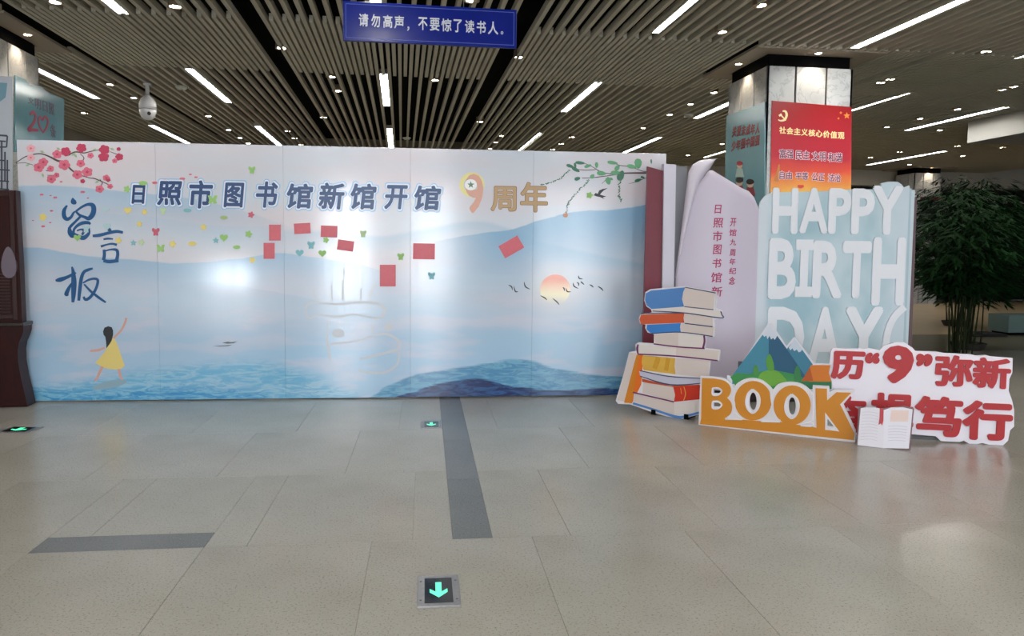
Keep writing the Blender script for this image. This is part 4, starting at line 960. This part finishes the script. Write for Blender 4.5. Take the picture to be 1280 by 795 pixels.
q = ZC - 0.014
mR = (cR[0]+cR[1])/2; mRy = (cR[2]+cR[3])/2
for (x, y, tx, ty, lab) in ((mR+0.02, cR[2]-0.13, mR+0.02, cR[2], 'warm downlight washing the front of the column with the red poster'),
                       (cR[0]-0.13, mRy-0.02, cR[0], mRy-0.02, 'warm downlight washing the left side of the column with the red poster'),
                       (cL[1]+0.13, (cL[2]+cL[3])/2, cL[1], (cL[2]+cL[3])/2, 'warm downlight washing the side of the left column'),
                       ((c3[0]+c3[1])/2, c3[2]-0.13, (c3[0]+c3[1])/2, c3[2], 'warm downlight washing the distant small column')):
    downlight(x, y, lab, None, z=q, r=0.04); spot_lamp(x, y, tx, ty, 2.7, 9, 95)

# ---- posters on the columns
PRF = Plane((cR[0], cR[2]), (cR[1], cR[2]))
def redprint():
    n = NT('red_poster', 0.3); o = n.xyz()
    z1 = PRF.loc(1010, 130)[1]; z0 = PRF.loc(1010, 245)[1]
    f = n.math('DIVIDE', n.math('SUBTRACT', o[2], z0), z1 - z0)
    f = n.math('ADD', f, n.math('MULTIPLY', n.math('SUBTRACT', n.noise(n.mapped((1.5, 1, 2)), 2, 3), 0.5), 0.16))
    c = n.ramp(f, [(0.0, srgb(236, 190, 70)), (0.1, srgb(232, 150, 44)), (0.26, srgb(216, 66, 30)), (0.42, srgb(184, 12, 42)), (0.7, srgb(176, 10, 36)), (1.0, srgb(146, 8, 10))])
    return n.base(c)
po = pthing('red_poster', 'red and gold Chinese slogan poster on the column front', 'poster', PRF)
pp('sheet', [[(964.5,126),(1064,134),(1063,268),(962,268)]], redprint(), -0.012, PRF, (0,0), 1.0, po, -0.001)
KP, OP = 6.364, (960, 120)
YEL = mat('poster_cream', srgb(240, 222, 160), 0.4); PKW = mat('poster_white', srgb(244, 206, 216), 0.4); PUR = mat('poster_purple', srgb(84, 18, 60), 0.4)
def ppo(s, bx, m, off, yf=-0.0145, th=0.002):
    ptext('lettering', s, PRF, (OP[0]+bx[0]/KP, OP[1]+bx[1]/KP, OP[0]+bx[2]/KP, OP[1]+bx[3]/KP), yf, th, m, po, off=off)
for i, ch in enumerate('社会主义核心价值观'): ppo(ch, (86+i*58, 244+i*5.4, 86+i*58+52, 302+i*5.4), YEL, 0.03)
for i, s in enumerate(('富强', '民主', '文明', '和谐')):
    a = (88+i*129, 424+i*9, 196+i*129, 500+i*9); ppo(s, (a[0]-4, a[1]-4, a[2]+4, a[3]+4), PKW, 0.07); ppo(s, a, PUR, 0.01, -0.017)
for i, s in enumerate(('自由', '平等', '公正', '法治')):
    a = (88+i*129, 598+i*7, 184+i*129, 664+i*7); ppo(s, (a[0]-4, a[1]-4, a[2]+4, a[3]+4), PKW, 0.07); ppo(s, a, PUR, 0.01, -0.017)
# party emblem, stars, lantern ornament
rib('printed_emblem', [[(112,122,5),(135,125,9),(144,155,10),(128,190,9),(96,198,6),(78,190,4)], [(84,160,8),(104,146,8)], [(92,145,5),(112,168,5),(138,196,5)]], mat('emblem_gold', srgb(244, 224, 170), 0.4), -0.0145, PRF, OP, KP, po, -0.012, 105)
for (x, y, r) in ((622, 158, 4.4), (575, 135, 1.8), (556, 180, 1.6)):
    bm = bmesh.new(); add_prism(bm, star_pts(PRF, OP[0]+x/KP, OP[1]+y/KP, r), -0.0145, -0.012)
    bm_obj('printed_star', bm, mat('star_gold', srgb(236, 150, 50), 0.4), po)
rib('printed_ornament', [[(85,545,5),(78,600,14),(70,640,16),(60,680,22)]], mat('ornament', srgb(196, 120, 50), 0.4), -0.0143, PRF, OP, KP, po, -0.012, 105)
rib('printed_rose', [[(232,715,8),(255,722,14),(280,716,8)]], mat('rose_red', srgb(212, 50, 28), 0.4), -0.0143, PRF, OP, KP, po, -0.012, 105)
# teal poster on the column's left side
PLF = Plane((cR[0], cR[3]), (cR[0], cR[2]))
M_TEAL = mat('teal_print', srgb(118, 166, 178), 0.25, var=0.06, scale=2)
tp = pthing('teal_poster', 'pale teal poster with red slogan and cartoon children on the column side', 'poster', PLF)
pp('sheet', [[(908.8,145),(957,127.5),(957,270),(906.5,262)]], M_TEAL, -0.012, PLF, (0,0), 1.0, tp, -0.001)
K10, O10 = 4.185, (880, 60)
RD = mat('slogan_red', srgb(126, 22, 24), 0.4)
for s, x0, y0, x1, y1 in (('关爱未成年人', 152, 420, 298, 400), ('少年强中国强', 148, 495, 298, 462)):
    for i, ch in enumerate(s):
        xa = x0 + (x1-x0)*(i/6)**1.0; xb = x0 + (x1-x0)*(i+0.9)/6; yt = y0 + (y1-y0)*(i+0.5)/6 - 4
        ptext('lettering', ch, PLF, (O10[0]+xa/K10, O10[1]+(yt)/K10, O10[0]+xb/K10, O10[1]+(yt+48)/K10), -0.0145, 0.002, RD, tp, off=0.05, shear=0.15)
for (x, y, r, hair) in ((922.5+3.3, 206, 3.4, 'red'), (925.5, 227, 4.2, 'black'), (939, 229, 4.2, 'black')):
    bm = bmesh.new(); disc(bm, PLF, x, y+1.2, r, r*1.05, -0.0145, -0.012, 14); bm_obj('printed_face', bm, mat('face_print', srgb(222, 190, 170), 0.4), tp)
    bm = bmesh.new(); disc(bm, PLF, x, y-1.8, r*1.15, r*0.85, -0.016, -0.012, 14); bm_obj('printed_hair', bm, mat('hair_' + hair, srgb(170, 36, 40) if hair == 'red' else srgb(36, 30, 34), 0.4), tp)
    bm = bmesh.new(); add_prism(bm, [PLF.loc(x-r, y+r+1), PLF.loc(x+r, y+r+1), PLF.loc(x+r*1.6, y+r+12), PLF.loc(x-r*1.6, y+r+12)], -0.0143, -0.012); bm_obj('printed_shirt', bm, mat('shirt_' + hair, srgb(180, 204, 196) if hair == 'red' else srgb(150, 60, 70), 0.4), tp)
# left column poster on the side facing the hall
PLL = Plane((cL[1], cL[2]), (cL[1], cL[3]))
lp = pthing('blue_poster', 'glossy blue-green poster with a big pink 20, on the left column', 'poster', PLL)
pp('sheet', [[(18,94),(30,99),(36,106),(50,108),(60,116),(72,121),(79.3,124),(78.5,190),(17,190)]], mat('glossy_teal', srgb(96, 148, 164), 0.16, var=0.08, scale=3), -0.012, PLL, (0,0), 1.0, lp, -0.001)
NV = mat('navy_ink', srgb(16, 26, 76), 0.35); PKK = mat('pink_ink', srgb(150, 12, 70), 0.45)
K11, O11 = 4.97, (0, 90)
for ch, a, b, c, d in (('文',166,150,206,208),('明',210,160,250,238),('日',258,176,290,252),('照',296,186,332,272)):
    ptext('lettering', ch, PLL, (O11[0]+a/K11, O11[1]+b/K11, O11[0]+c/K11, O11[1]+d/K11), -0.0145, 0.002, NV, lp, off=0.02)
ptext('lettering', '条', PLL, (O11[0]+305/K11, O11[1]+320/K11, O11[0]+342/K11, O11[1]+412/K11), -0.0145, 0.002, NV, lp, off=0.02)
rib('lettering', [[(178,262,7),(200,250,9),(214,275,10),(200,320,10),(168,358,10),(200,360,9),(232,362,7)]], PKK, -0.0145, PLL, O11, K11, lp, -0.012, 95)
rib('lettering', [[(262,375,5),(240,340,8),(232,300,9),(245,280,8),(258,298,6),(272,278,8),(290,300,9),(284,340,8),(262,375,5)]], PKK, -0.0145, PLL, O11, K11, lp, -0.012, 95)
# white paper with a lattice pattern on the left column's front
PLFt = Plane((cL[0], cL[2]), (cL[1], cL[2]))
wp = pthing('lattice_poster', 'pale poster with a grey lattice pattern at the far left edge', 'poster', PLFt)
pp('sheet', [[(-60,92),(16,96),(16,250),(-60,250)]], mat('pale_poster', srgb(190, 196, 206), 0.4), -0.012, PLFt, (0,0), 1.0, wp, -0.001)
pp('printed_band', [[(-60,100),(10,104),(8,122),(0,128),(-60,118)]], mat('band_teal', srgb(120, 160, 176), 0.4), -0.014, PLFt, (0,0), 1.0, wp, -0.012)
rib('printed_lattice', [[(-4,169,1),(10,170,1)],[(-4,176,.8),(8,177,.8)],[(10,170,.8),(9,184,.8)],[(-2,184,.8),(9,184,.8)],[(3,176,.8),(3,236,.8)],[(-3,200,.8),(7,201,.8)],[(7,190,.8),(7,226,.8)],[(-3,212,.8),(13,213,.8)],[(10,200,.8),(10,236,.8)],[(-2,226,.8),(12,227,.8)],[(-3,236,.8),(12,237,.8)]], mat('lattice_ink', srgb(70, 72, 86), 0.4), -0.014, PLFt, (0,0), 1.0, wp, -0.012, 105)

# ================================================================== CEILING FITTINGS
def strip_light(X, Ya, Yb, label):
    t = thing('strip_light', label, 'ceiling light', (X*HC, (Ya+Yb)/2*HC, ZC), 0, 'long strip lights in the slatted ceiling')
    L = (Yb-Ya)*HC/2; hw = 0.052
    bm = bmesh.new(); add_box(bm, -hw, hw, -L, L, 0.018, 0.03); bm_obj('diffuser', bm, M_TUBE, t)
    bm = bmesh.new(); add_box(bm, -hw-0.008, -hw, -L-0.01, L+0.01, 0.0, 0.075); add_box(bm, hw, hw+0.008, -L-0.01, L+0.01, 0.0, 0.075); add_box(bm, -hw, hw, -L-0.01, -L, 0.0, 0.075); add_box(bm, -hw, hw, L, L+0.01, 0.0, 0.075); add_box(bm, -hw, hw, -L, L, 0.06, 0.075)
    bm_obj('housing', bm, M_HOUSE, t)
for a in ((-1.19,2.45,3.60,'strip light cut by the top edge, upper left'), (-1.19,4.63,5.64,'strip light left of centre, above and right of the dome camera'), (-1.19,6.70,8.0,'short-looking strip light just above the mural below title middle, left of centre'),
          (-2.06,4.60,5.67,'strip light touching the left column'), (-2.06,6.81,8.0,'strip light below the dome camera, close above the mural'), (-0.105,4.56,5.565,'strip light directly under the blue hanging sign'),
          (-0.105,6.60,8.0,'strip light at the centre just above the mural'), (1.15,2.45,3.486,'strip light cut by the top edge, right of the blue sign'), (1.165,4.55,5.55,'strip light right of the blue hanging sign, mid height'),
          (1.19,6.60,7.85,'strip light above the gold lettering of the mural'), (2.2,2.5,3.57,'longest bright strip light at the top above the red poster column'), (2.2,4.6,5.63,'strip light touching the left side of the column'),
          (2.26,6.63,7.9,'strip light above the right end of the mural'), (3.13,2.5,3.62,'strip light cut by the right edge of the picture'), (3.16,4.5,5.14,'strip light emerging right of the column'),
          (3.22,6.9,7.95,'strip light low beside the column, over the giant book'), (4.095,4.80,5.86,'strip light at upper right, beside the white bulkhead'), (5.29,6.96,8.24,'farthest strip light, above the distant column'),
          (-0.105,2.45,3.45,'strip light hidden behind the blue hanging sign')):
    strip_light(*a)
for X, nm_ in ((-2.06, 'nearest the left wall'), (-1.19, 'second from the left wall'), (-0.105, 'third from the left wall'), (1.165, 'in the middle row'), (2.2, 'third from the right'), (3.14, 'second from the right'), (4.3, 'farthest right')):      # rows on behind and above the photographer
    for (ya, yb) in ((0.35, 1.35), (-1.7, -0.7)): strip_light(X, ya, yb, 'ceiling strip light %s, %s' % (nm_, 'above the photographer' if ya > 0 else 'behind the photographer'))
runs = [(-0.41,(4.69,5.10),'in the pair upper left of the centre strip light'), (-0.598,(4.07,6.14),'in the dark gap left of the blue sign'), (-0.975,(6.91,7.35,7.8),'in the three left of centre just above the mural'),
        (-1.47,(6.25,6.95,7.43,7.81),'in the long row right of the dome camera'), (-1.79,(5.16,5.59),'in the pair left of the dome camera'), (-2.375,(6.29,),'alone beside the left wall, under the column strip light'),
        (-1.415,(3.48,),'alone at the top left corner'), (-0.938,(3.456,),'alone at the top, left of the blue sign'), (0.192,(4.67,),'alone beneath the blue sign'), (0.28,(3.168,),'alone peeping above the blue sign'),
        (0.608,(4.045,6.11),'in the dark gap right of the blue sign'), (0.876,(6.82,7.24,7.7),'in the row of three above the gold lettering'), (1.447,(3.03,3.42),'in the pair at the top between sign and column'),
        (1.495,(6.77,7.22,7.64),'in the row of three above the willow branch'), (1.96,(4.71,5.11,5.52,6.15),'in the row left of the teal poster'), (2.97,(6.92,7.79),'in the pair left of the teal poster, low'),
        (2.80,(4.17,4.26),'of the twin lamps right of the column'), (2.875,(3.52,),'alone at the upper right'), (3.83,(4.94,5.33,5.73),'in the row right of the red poster'), (3.64,(4.22,4.31),'of the twin lamps at the right edge'),
        (4.35,(4.98,5.38,5.79),'in the row along the white bulkhead'), (5.14,(6.6,),'alone beneath the white bulkhead corner'), (5.62,(6.61,),'alone at the far right under the bulkhead'), (5.72,(7.26,8.1),'in the far pair above the plants'),
        (4.9,(7.1,7.58),'in the far pair beside the last strip light')]
ordn = ['nearest', 'second nearest', 'third nearest', 'farthest']
for X, ys, where in runs:
    for i, y in enumerate(ys):
        lab = ('round downlight ' + where) if len(ys) == 1 else (f'{"farthest" if i == len(ys)-1 else ordn[i]} round downlight {where}')
        downlight(X*HC, y*HC, lab, 'small round downlights in the slatted ceiling')
for (x, y, lab) in ((227, 108, 'white smoke detector on the ceiling right of the dome camera'), (508.5, 172, 'greenish smoke detector on the ceiling above the mural centre'), (861, 143, 'pale smoke detector on the ceiling left of the teal poster')):
    p = at_z(x, y, ZC); t = thing('smoke_detector', lab, 'smoke detector', p, 0, 'smoke detectors')
    bm = bmesh.new(); add_lathe(bm, [(0.02, -0.05), (0.06, -0.045), (0.085, -0.02), (0.09, 0.0)], 18); bm_obj('housing', bm, mat('detector_white', srgb(178, 178, 164), 0.5), t, True)
    bm = bmesh.new(); add_lathe(bm, [(0.016, -0.058), (0.022, -0.045)], 12); bm_obj('sensor', bm, mat('sensor_grey', srgb(90, 92, 90), 0.4), t)
# dome camera
p = at_z(184, 104, ZC); dc = thing('dome_camera', 'white dome security camera hanging on a pole from the ceiling', 'camera', p)
s = p.y / 960.0 * 1.02
M_CAMW = mat('camera_white', srgb(196, 194, 194), 0.35)
bm = bmesh.new(); add_lathe(bm, [(0.06, 0.0), (0.06, -0.03), (0.028, -0.035), (0.028, -14*s)], 16); bm_obj('pole', bm, M_CAMW, dc, True)
bm = bmesh.new(); add_lathe(bm, [(0.03, -13*s), (3.5*s, -14.5*s), (7*s, -17.5*s), (9*s, -22*s), (9.4*s, -26*s), (9.2*s, -29.3*s)], 24); bm_obj('housing', bm, M_CAMW, dc, True)
bm = bmesh.new(); add_lathe(bm, [(8.9*s, -29.3*s), (8.9*s, -30*s)], 24); bm_obj('seam_ring', bm, mat('seam_grey', srgb(90, 90, 92), 0.5), dc)
bm = bmesh.new(); add_lathe(bm, [(9.2*s, -30*s), (8.8*s, -34*s), (7*s, -38.5*s), (4*s, -41*s), (0.001, -42*s)], 24); bm_obj('dome', bm, M_CAMW, dc, True)
bm = bmesh.new(); bmesh.ops.create_uvsphere(bm, u_segments=14, v_segments=10, radius=2.1*s)
o = bm_obj('lens', bm, mat('lens_black', srgb(12, 12, 14), 0.15), dc, True); o.location = (0.3*s + 0.04, -7.2*s, -35*s)

# hanging blue sign
YS = 6.15
a = at_y(428.5, 1, YS); b = at_y(646, 12, YS); c_ = at_y(429, 49.5, YS); d_ = at_y(646, 61, YS)
PH = Plane((a.x, YS), (b.x, YS)); wid = b.x - a.x; zt = (a.z + b.z)/2; zb = (c_.z + d_.z)/2
hs = thing('hanging_sign', 'blue hanging sign with a line of white Chinese characters', 'sign', (a.x, YS, zb)); HH = zt - zb
PHz = lambda px, py: (PH.loc(px, py)[0], PH.loc(px, py)[1] - zb)
M_BLUE = mat('sign_blue', srgb(8, 30, 132), 0.2, var=0.05, scale=3)
box('panel', 0, wid, 0.0, 0.03, 0, HH, M_BLUE, hs, 0.003)
bm = bmesh.new(); g = 0.012; e_ = 0.02
for (x0, x1, z0, z1) in ((e_, wid-e_, e_, e_+0.004), (e_, wid-e_, HH-e_-0.004, HH-e_), (e_, e_+0.004, e_, HH-e_), (wid-e_-0.004, wid-e_, e_, HH-e_)): add_box(bm, x0, x1, -0.0015, 0.0, z0, z1)
bm_obj('printed_border', bm, mat('pale_blue_line', srgb(90, 112, 196), 0.3), hs)
for x in (0.42, wid-0.42):
    bm = bmesh.new(); add_lathe(bm, [(0.003, HH), (0.003, ZC + 0.1 - zb)], 6, (x, 0.015)); bm_obj('suspension_wire', bm, mat('wire_steel', srgb(150, 150, 150), 0.3, metal=0.9), hs)
SWH = mat('sign_white', srgb(222, 224, 232), 0.4)
for i, ch in enumerate('请勿高声，不要惊了读书人。'):
    # characters stand on a grid measured on the photo: 4.92 px per crop pixel
    cx = [238, 315, 388, 457, 536, 605, 676, 747, 822, 892, 964, 1034, 1112][i]; wd = [60, 55, 58, 60, 14, 56, 60, 62, 50, 58, 56, 62, 16][i]
    yt = 82 + 0.062*(cx-238); yb = yt + 82
    if ch == '，': yt += 62; yb += 8
    if ch == '。': yt += 56; yb -= 6
    x0, z1 = PHz(400+cx/4.923, yt/4.923); x1, z0 = PHz(400+(cx+wd)/4.923, yb/4.923)
    text_box('lettering', ch, x0, z0, x1, z1, -0.003, 0.003, SWH, hs, off=0.018)

# ================================================================== FLOOR EXIT LIGHTS
M_STEEL = mat('brushed_steel', srgb(150, 150, 152), 0.35, metal=0.7, var=0.08, scale=40); M_GLB = mat('black_glass', srgb(10, 20, 20), 0.08)
M_ARR = mat('arrow_green', (0.08, 0.72, 0.36, 1), 0.4, emit=0.8)
def exit_light(x, y, wd, dp, rot, label, flip=1):
    t = thing('exit_floor_light', label, 'floor light', (x, y, 0), rot, 'evacuation arrow lights in the floor')
    bm = bmesh.new(); add_box(bm, -wd/2, wd/2, -dp/2, dp/2, -0.002, 0.006, 0.002); bm_obj('steel_frame', bm, M_STEEL, t)
    bm = bmesh.new(); add_box(bm, -wd*0.33, wd*0.33, -dp*0.39, dp*0.39, 0.0055, 0.0075); bm_obj('glass', bm, M_GLB, t)
    a, b = wd*0.21*flip, dp*0.24
    pts = [(-a*0.34, b), (a*0.34, b), (a*0.34, -b*0.28), (a, b*0.12), (a, -b*0.32), (0, -b), (-a, -b*0.32), (-a, b*0.12), (-a*0.34, -b*0.28)]
    bm = bmesh.new(); va = [bm.verts.new((p[0], p[1], 0.0085)) for p in pts]; vb = [bm.verts.new((p[0], p[1], 0.0074)) for p in pts]
    bm.faces.new(va)
    for i in range(9): bm.faces.new((va[i], vb[i], vb[(i+1) % 9], va[(i+1) % 9]))
    bm_obj('arrow', bm, M_ARR, t)
    for sx in (-1, 1):
        for sy in (-0.3, 0.3):
            bm = bmesh.new(); add_lathe(bm, [(0.005, 0.006), (0.005, 0.0075)], 8, (sx*wd*0.42, sy*dp)); bm_obj('screw', bm, MATS['seam_grey'], t)
exit_light(0.152, 3.177, 0.178, 0.30, FR, 'square evacuation light with a green arrow, nearest in the foreground')
exit_light(0.238, 6.28, 0.175, 0.25, FR, 'square evacuation light with a green arrow, beside the grey strip near the mural')
exit_light(-2.98, 6.44, 0.27, 0.20, FR + math.radians(-6), 'dark evacuation floor light near the carved wooden screen at left')

# ================================================================== CARVED SCREEN AT THE LEFT
PW = Plane(at_z(-90, 508), at_z(43, 505))
sw = pthing('carved_screen', 'dark red lacquered wooden screen on a flared pedestal base', 'furniture', PW)
XE = PW.len
def px_prof(pts):  # right-edge profile as distances from the right end
    return [PW.loc(*q) for q in pts]
prof = px_prof([(43,504),(40,490),(35,470),(31.5,450),(31,436),(32.5,426),(36,418),(38,412),(38,405)])
left = [(2*(-0.1) - (p[0]-XE) , p[1]) for p in prof]
bm = bmesh.new(); pr = [(p[0], max(p[1], 0.0)) for p in prof]
add_prism(bm, [(-0.6, 0.0)] + pr + [(-0.6, pr[-1][1])], -0.14, 0.03); bm_obj('pedestal', bm, M_DARKWOOD, sw)
zt_ = PW.loc(38, 404)[1]
box('ledge', -0.62, PW.loc(39.5, 404)[0], -0.17, 0.035, zt_ - 0.012, zt_ + 0.022, mat('dark_ledge', srgb(44, 34, 34), 0.25), sw, 0.006)
bm = bmesh.new()
pts = [PW.loc(27.5, 402, -0.1), PW.loc(24.5, 330, -0.1), PW.loc(21.5, 280, -0.1), PW.loc(19.5, 238, -0.1)]
pts = [(p[0], p[1]) for p in pts]; pts[0] = (pts[0][0], zt_ + 0.02)
add_prism(bm, pts + [(-0.55, pts[-1][1]), (-0.55, pts[0][1])], -0.1, -0.01); bm_obj('panel', bm, M_DARKWOOD, sw)
za, zb_ = zt_ + 0.02, pts[-1][1]
bm = bmesh.new(); xr = pts[-1][0]
for (a, b, c2, d2) in ((xr-0.05, xr-0.012, za+0.02, zb_), (-0.5, -0.46, za+0.02, zb_), (-0.46, xr-0.05, zb_-0.05, zb_-0.01), (-0.46, xr-0.05, za+0.03, za+0.07)): add_box(bm, a, b, -0.115, -0.098, c2, d2, 0.003)
bm_obj('frame_moulding', bm, mat('dark_red', srgb(44, 12, 11), 0.28), sw)
for i in range(14):
    z = za + 0.42 - i*0.028
    bm = bmesh.new(); add_box(bm, -0.1, xr-0.07, -0.11, -0.098, z, z+0.012); bm_obj('carved_rib', bm, MATS['dark_red'], sw)
bm = bmesh.new(); cx_, cz_ = PW.loc(12, 328, -0.1); add_prism(bm, [(cx_ + 0.06*math.cos(t)*(1-0.3*math.sin(t)), cz_ + 0.14*math.sin(t)) for t in [2*math.pi*i/20 for i in range(20)]], -0.118, -0.098)
bm_obj('inlay', bm, mat('inlay_grey', srgb(104, 92, 104), 0.3), sw)  # reflection on the lacquer, painted as a pale raised patch

# ================================================================== PLANTS AT THE RIGHT
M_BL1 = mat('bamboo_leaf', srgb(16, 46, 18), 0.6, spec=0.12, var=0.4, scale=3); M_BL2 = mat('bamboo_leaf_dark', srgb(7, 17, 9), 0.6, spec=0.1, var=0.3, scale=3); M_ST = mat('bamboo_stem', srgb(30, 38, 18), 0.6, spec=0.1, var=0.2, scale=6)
M_SOIL = mat('planter_dark', srgb(38, 34, 30), 0.7)
def bamboo(x, y, n, R, h0, h1, label, nleaf=1500, m=M_BL1, seed=1):
    rnd = random.Random(seed)
    t = thing('bamboo_plant', label, 'plant', (x, y, 0), 0, 'tall bamboo plants')
    bm = bmesh.new(); add_lathe(bm, [(0.20, 0.0), (0.25, 0.10), (0.23, 0.10), (0.2, 0.085)], 20); bm_obj('planter', bm, M_SOIL, t)
    tops = []
    for i in range(n):
        a = rnd.uniform(0, 6.28); r = rnd.uniform(0.0, R*0.3); dx, dy = rnd.uniform(-0.16, 0.16), rnd.uniform(-0.16, 0.16); hh = h1*rnd.uniform(0.75, 1.0)
        r = min(r, 0.19); bx, by = r*math.cos(a), r*math.sin(a); V = []; Fc = []
        N = 8
        for j in range(N+1):
            s = j/N; cx = bx + dx*s*s*hh + bx*0.9*s; cy = by + dy*s*s*hh + by*0.9*s; z = 0.08 + s*(hh-0.1); rr = 0.011*(1-0.6*s)
            for k in range(5): V.append((cx+rr*math.cos(k*1.2566), cy+rr*math.sin(k*1.2566), z))
            if s > 0.35: tops.append((cx, cy, z))
            if j:
                for k in range(5): a0 = (j-1)*5+k; a1 = (j-1)*5+(k+1) % 5; Fc.append((a0, a1, a1+5, a0+5))
        link_mesh('stem', V, Fc, M_ST, t, True)
    V, Fc = [], []
    for i in range(nleaf):
        c = rnd.choice(tops); z = c[2] + rnd.uniform(-0.12, 0.12)
        spread = R * rnd.choice((0.7, 1.0, 1.25)) * (0.45 + 0.65*math.sin(math.pi*min(1, max(0, (z-h0)/(h1-h0)))))
        ang = rnd.uniform(0, 6.28); d = rnd.uniform(0.02, 1)**0.6*spread
        px_, py_ = c[0]*0.5 + d*math.cos(ang), c[1]*0.5 + d*math.sin(ang)
        if z < h0: continue
        for q in range(3):
            a2 = ang + rnd.uniform(-0.9, 0.9); L = rnd.uniform(0.12, 0.24); w2 = L*0.09; drop = rnd.uniform(0.1, 0.7)
            u = Vector((math.cos(a2), math.sin(a2), -drop)).normalized(); sd = Vector((-math.sin(a2), math.cos(a2), rnd.uniform(-0.4, 0.4)))*w2
            P0 = Vector((px_, py_, z + rnd.uniform(-0.04, 0.04))); b0 = len(V)
            for v in (P0, P0+u*L*0.4+sd, P0+u*L, P0+u*L*0.4-sd): V.append(tuple(v))
            Fc.append((b0, b0+1, b0+2, b0+3))
    o = link_mesh('foliage', V, Fc, m, t); o['kind'] = 'stuff'
    return t
b1 = at_z(1194, 452); bamboo(b1.x, b1.y, 16, 0.75, 0.95, 2.25, 'tall bamboo plant with bare stems, behind the red slogan sign', 1900, M_BL1, 3)
bamboo(b1.x + 1.15, b1.y + 1.2, 12, 0.95, 0.7, 2.5, 'large bamboo plant at the right edge of the picture', 2000, M_BL1, 5)
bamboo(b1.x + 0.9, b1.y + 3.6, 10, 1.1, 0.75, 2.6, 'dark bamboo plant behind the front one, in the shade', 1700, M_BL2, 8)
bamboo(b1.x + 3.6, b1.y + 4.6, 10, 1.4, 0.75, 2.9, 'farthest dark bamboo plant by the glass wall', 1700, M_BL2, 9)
# bench and low platform beyond
p1 = at_z(1263, 420); bn = thing('bench', 'grey-green block bench at the right edge beyond the sign', 'bench', (p1.x + 0.7, p1.y + 0.3, 0))
box('seat', -0.7, 0.7, -0.25, 0.25, 0.05, 0.36, mat('bench_teal', srgb(96, 118, 116), 0.5), bn, 0.01); box('plinth', -0.65, 0.65, -0.2, 0.2, 0.0, 0.05, M_BLACK, bn)
p2 = at_z(1238, 421); pf = tag(box('floor_mat', p2.x - 0.35, p2.x + 0.3, p2.y - 0.05, p2.y + 0.45, 0.0, 0.05, mat('mat_black', srgb(20, 18, 18), 0.8), None, 0.01), 'thin black mat lying on the floor beside the grey-green bench', 'mat')
# dark notice on the distant column
pn = at_y(1163, 262, c3[2]); nb = thing('notice_board', 'small dark blue notice on the distant column', 'notice', (pn.x, c3[2] - 0.002, pn.z))
box('panel', -0.33, 0.33, -0.02, 0, -0.45, 0.35, mat('notice_blue', srgb(22, 36, 48), 0.4), nb); box('header', -0.33, 0.33, -0.024, -0.0201, 0.27, 0.35, mat('notice_red', srgb(92, 26, 24), 0.4), nb)
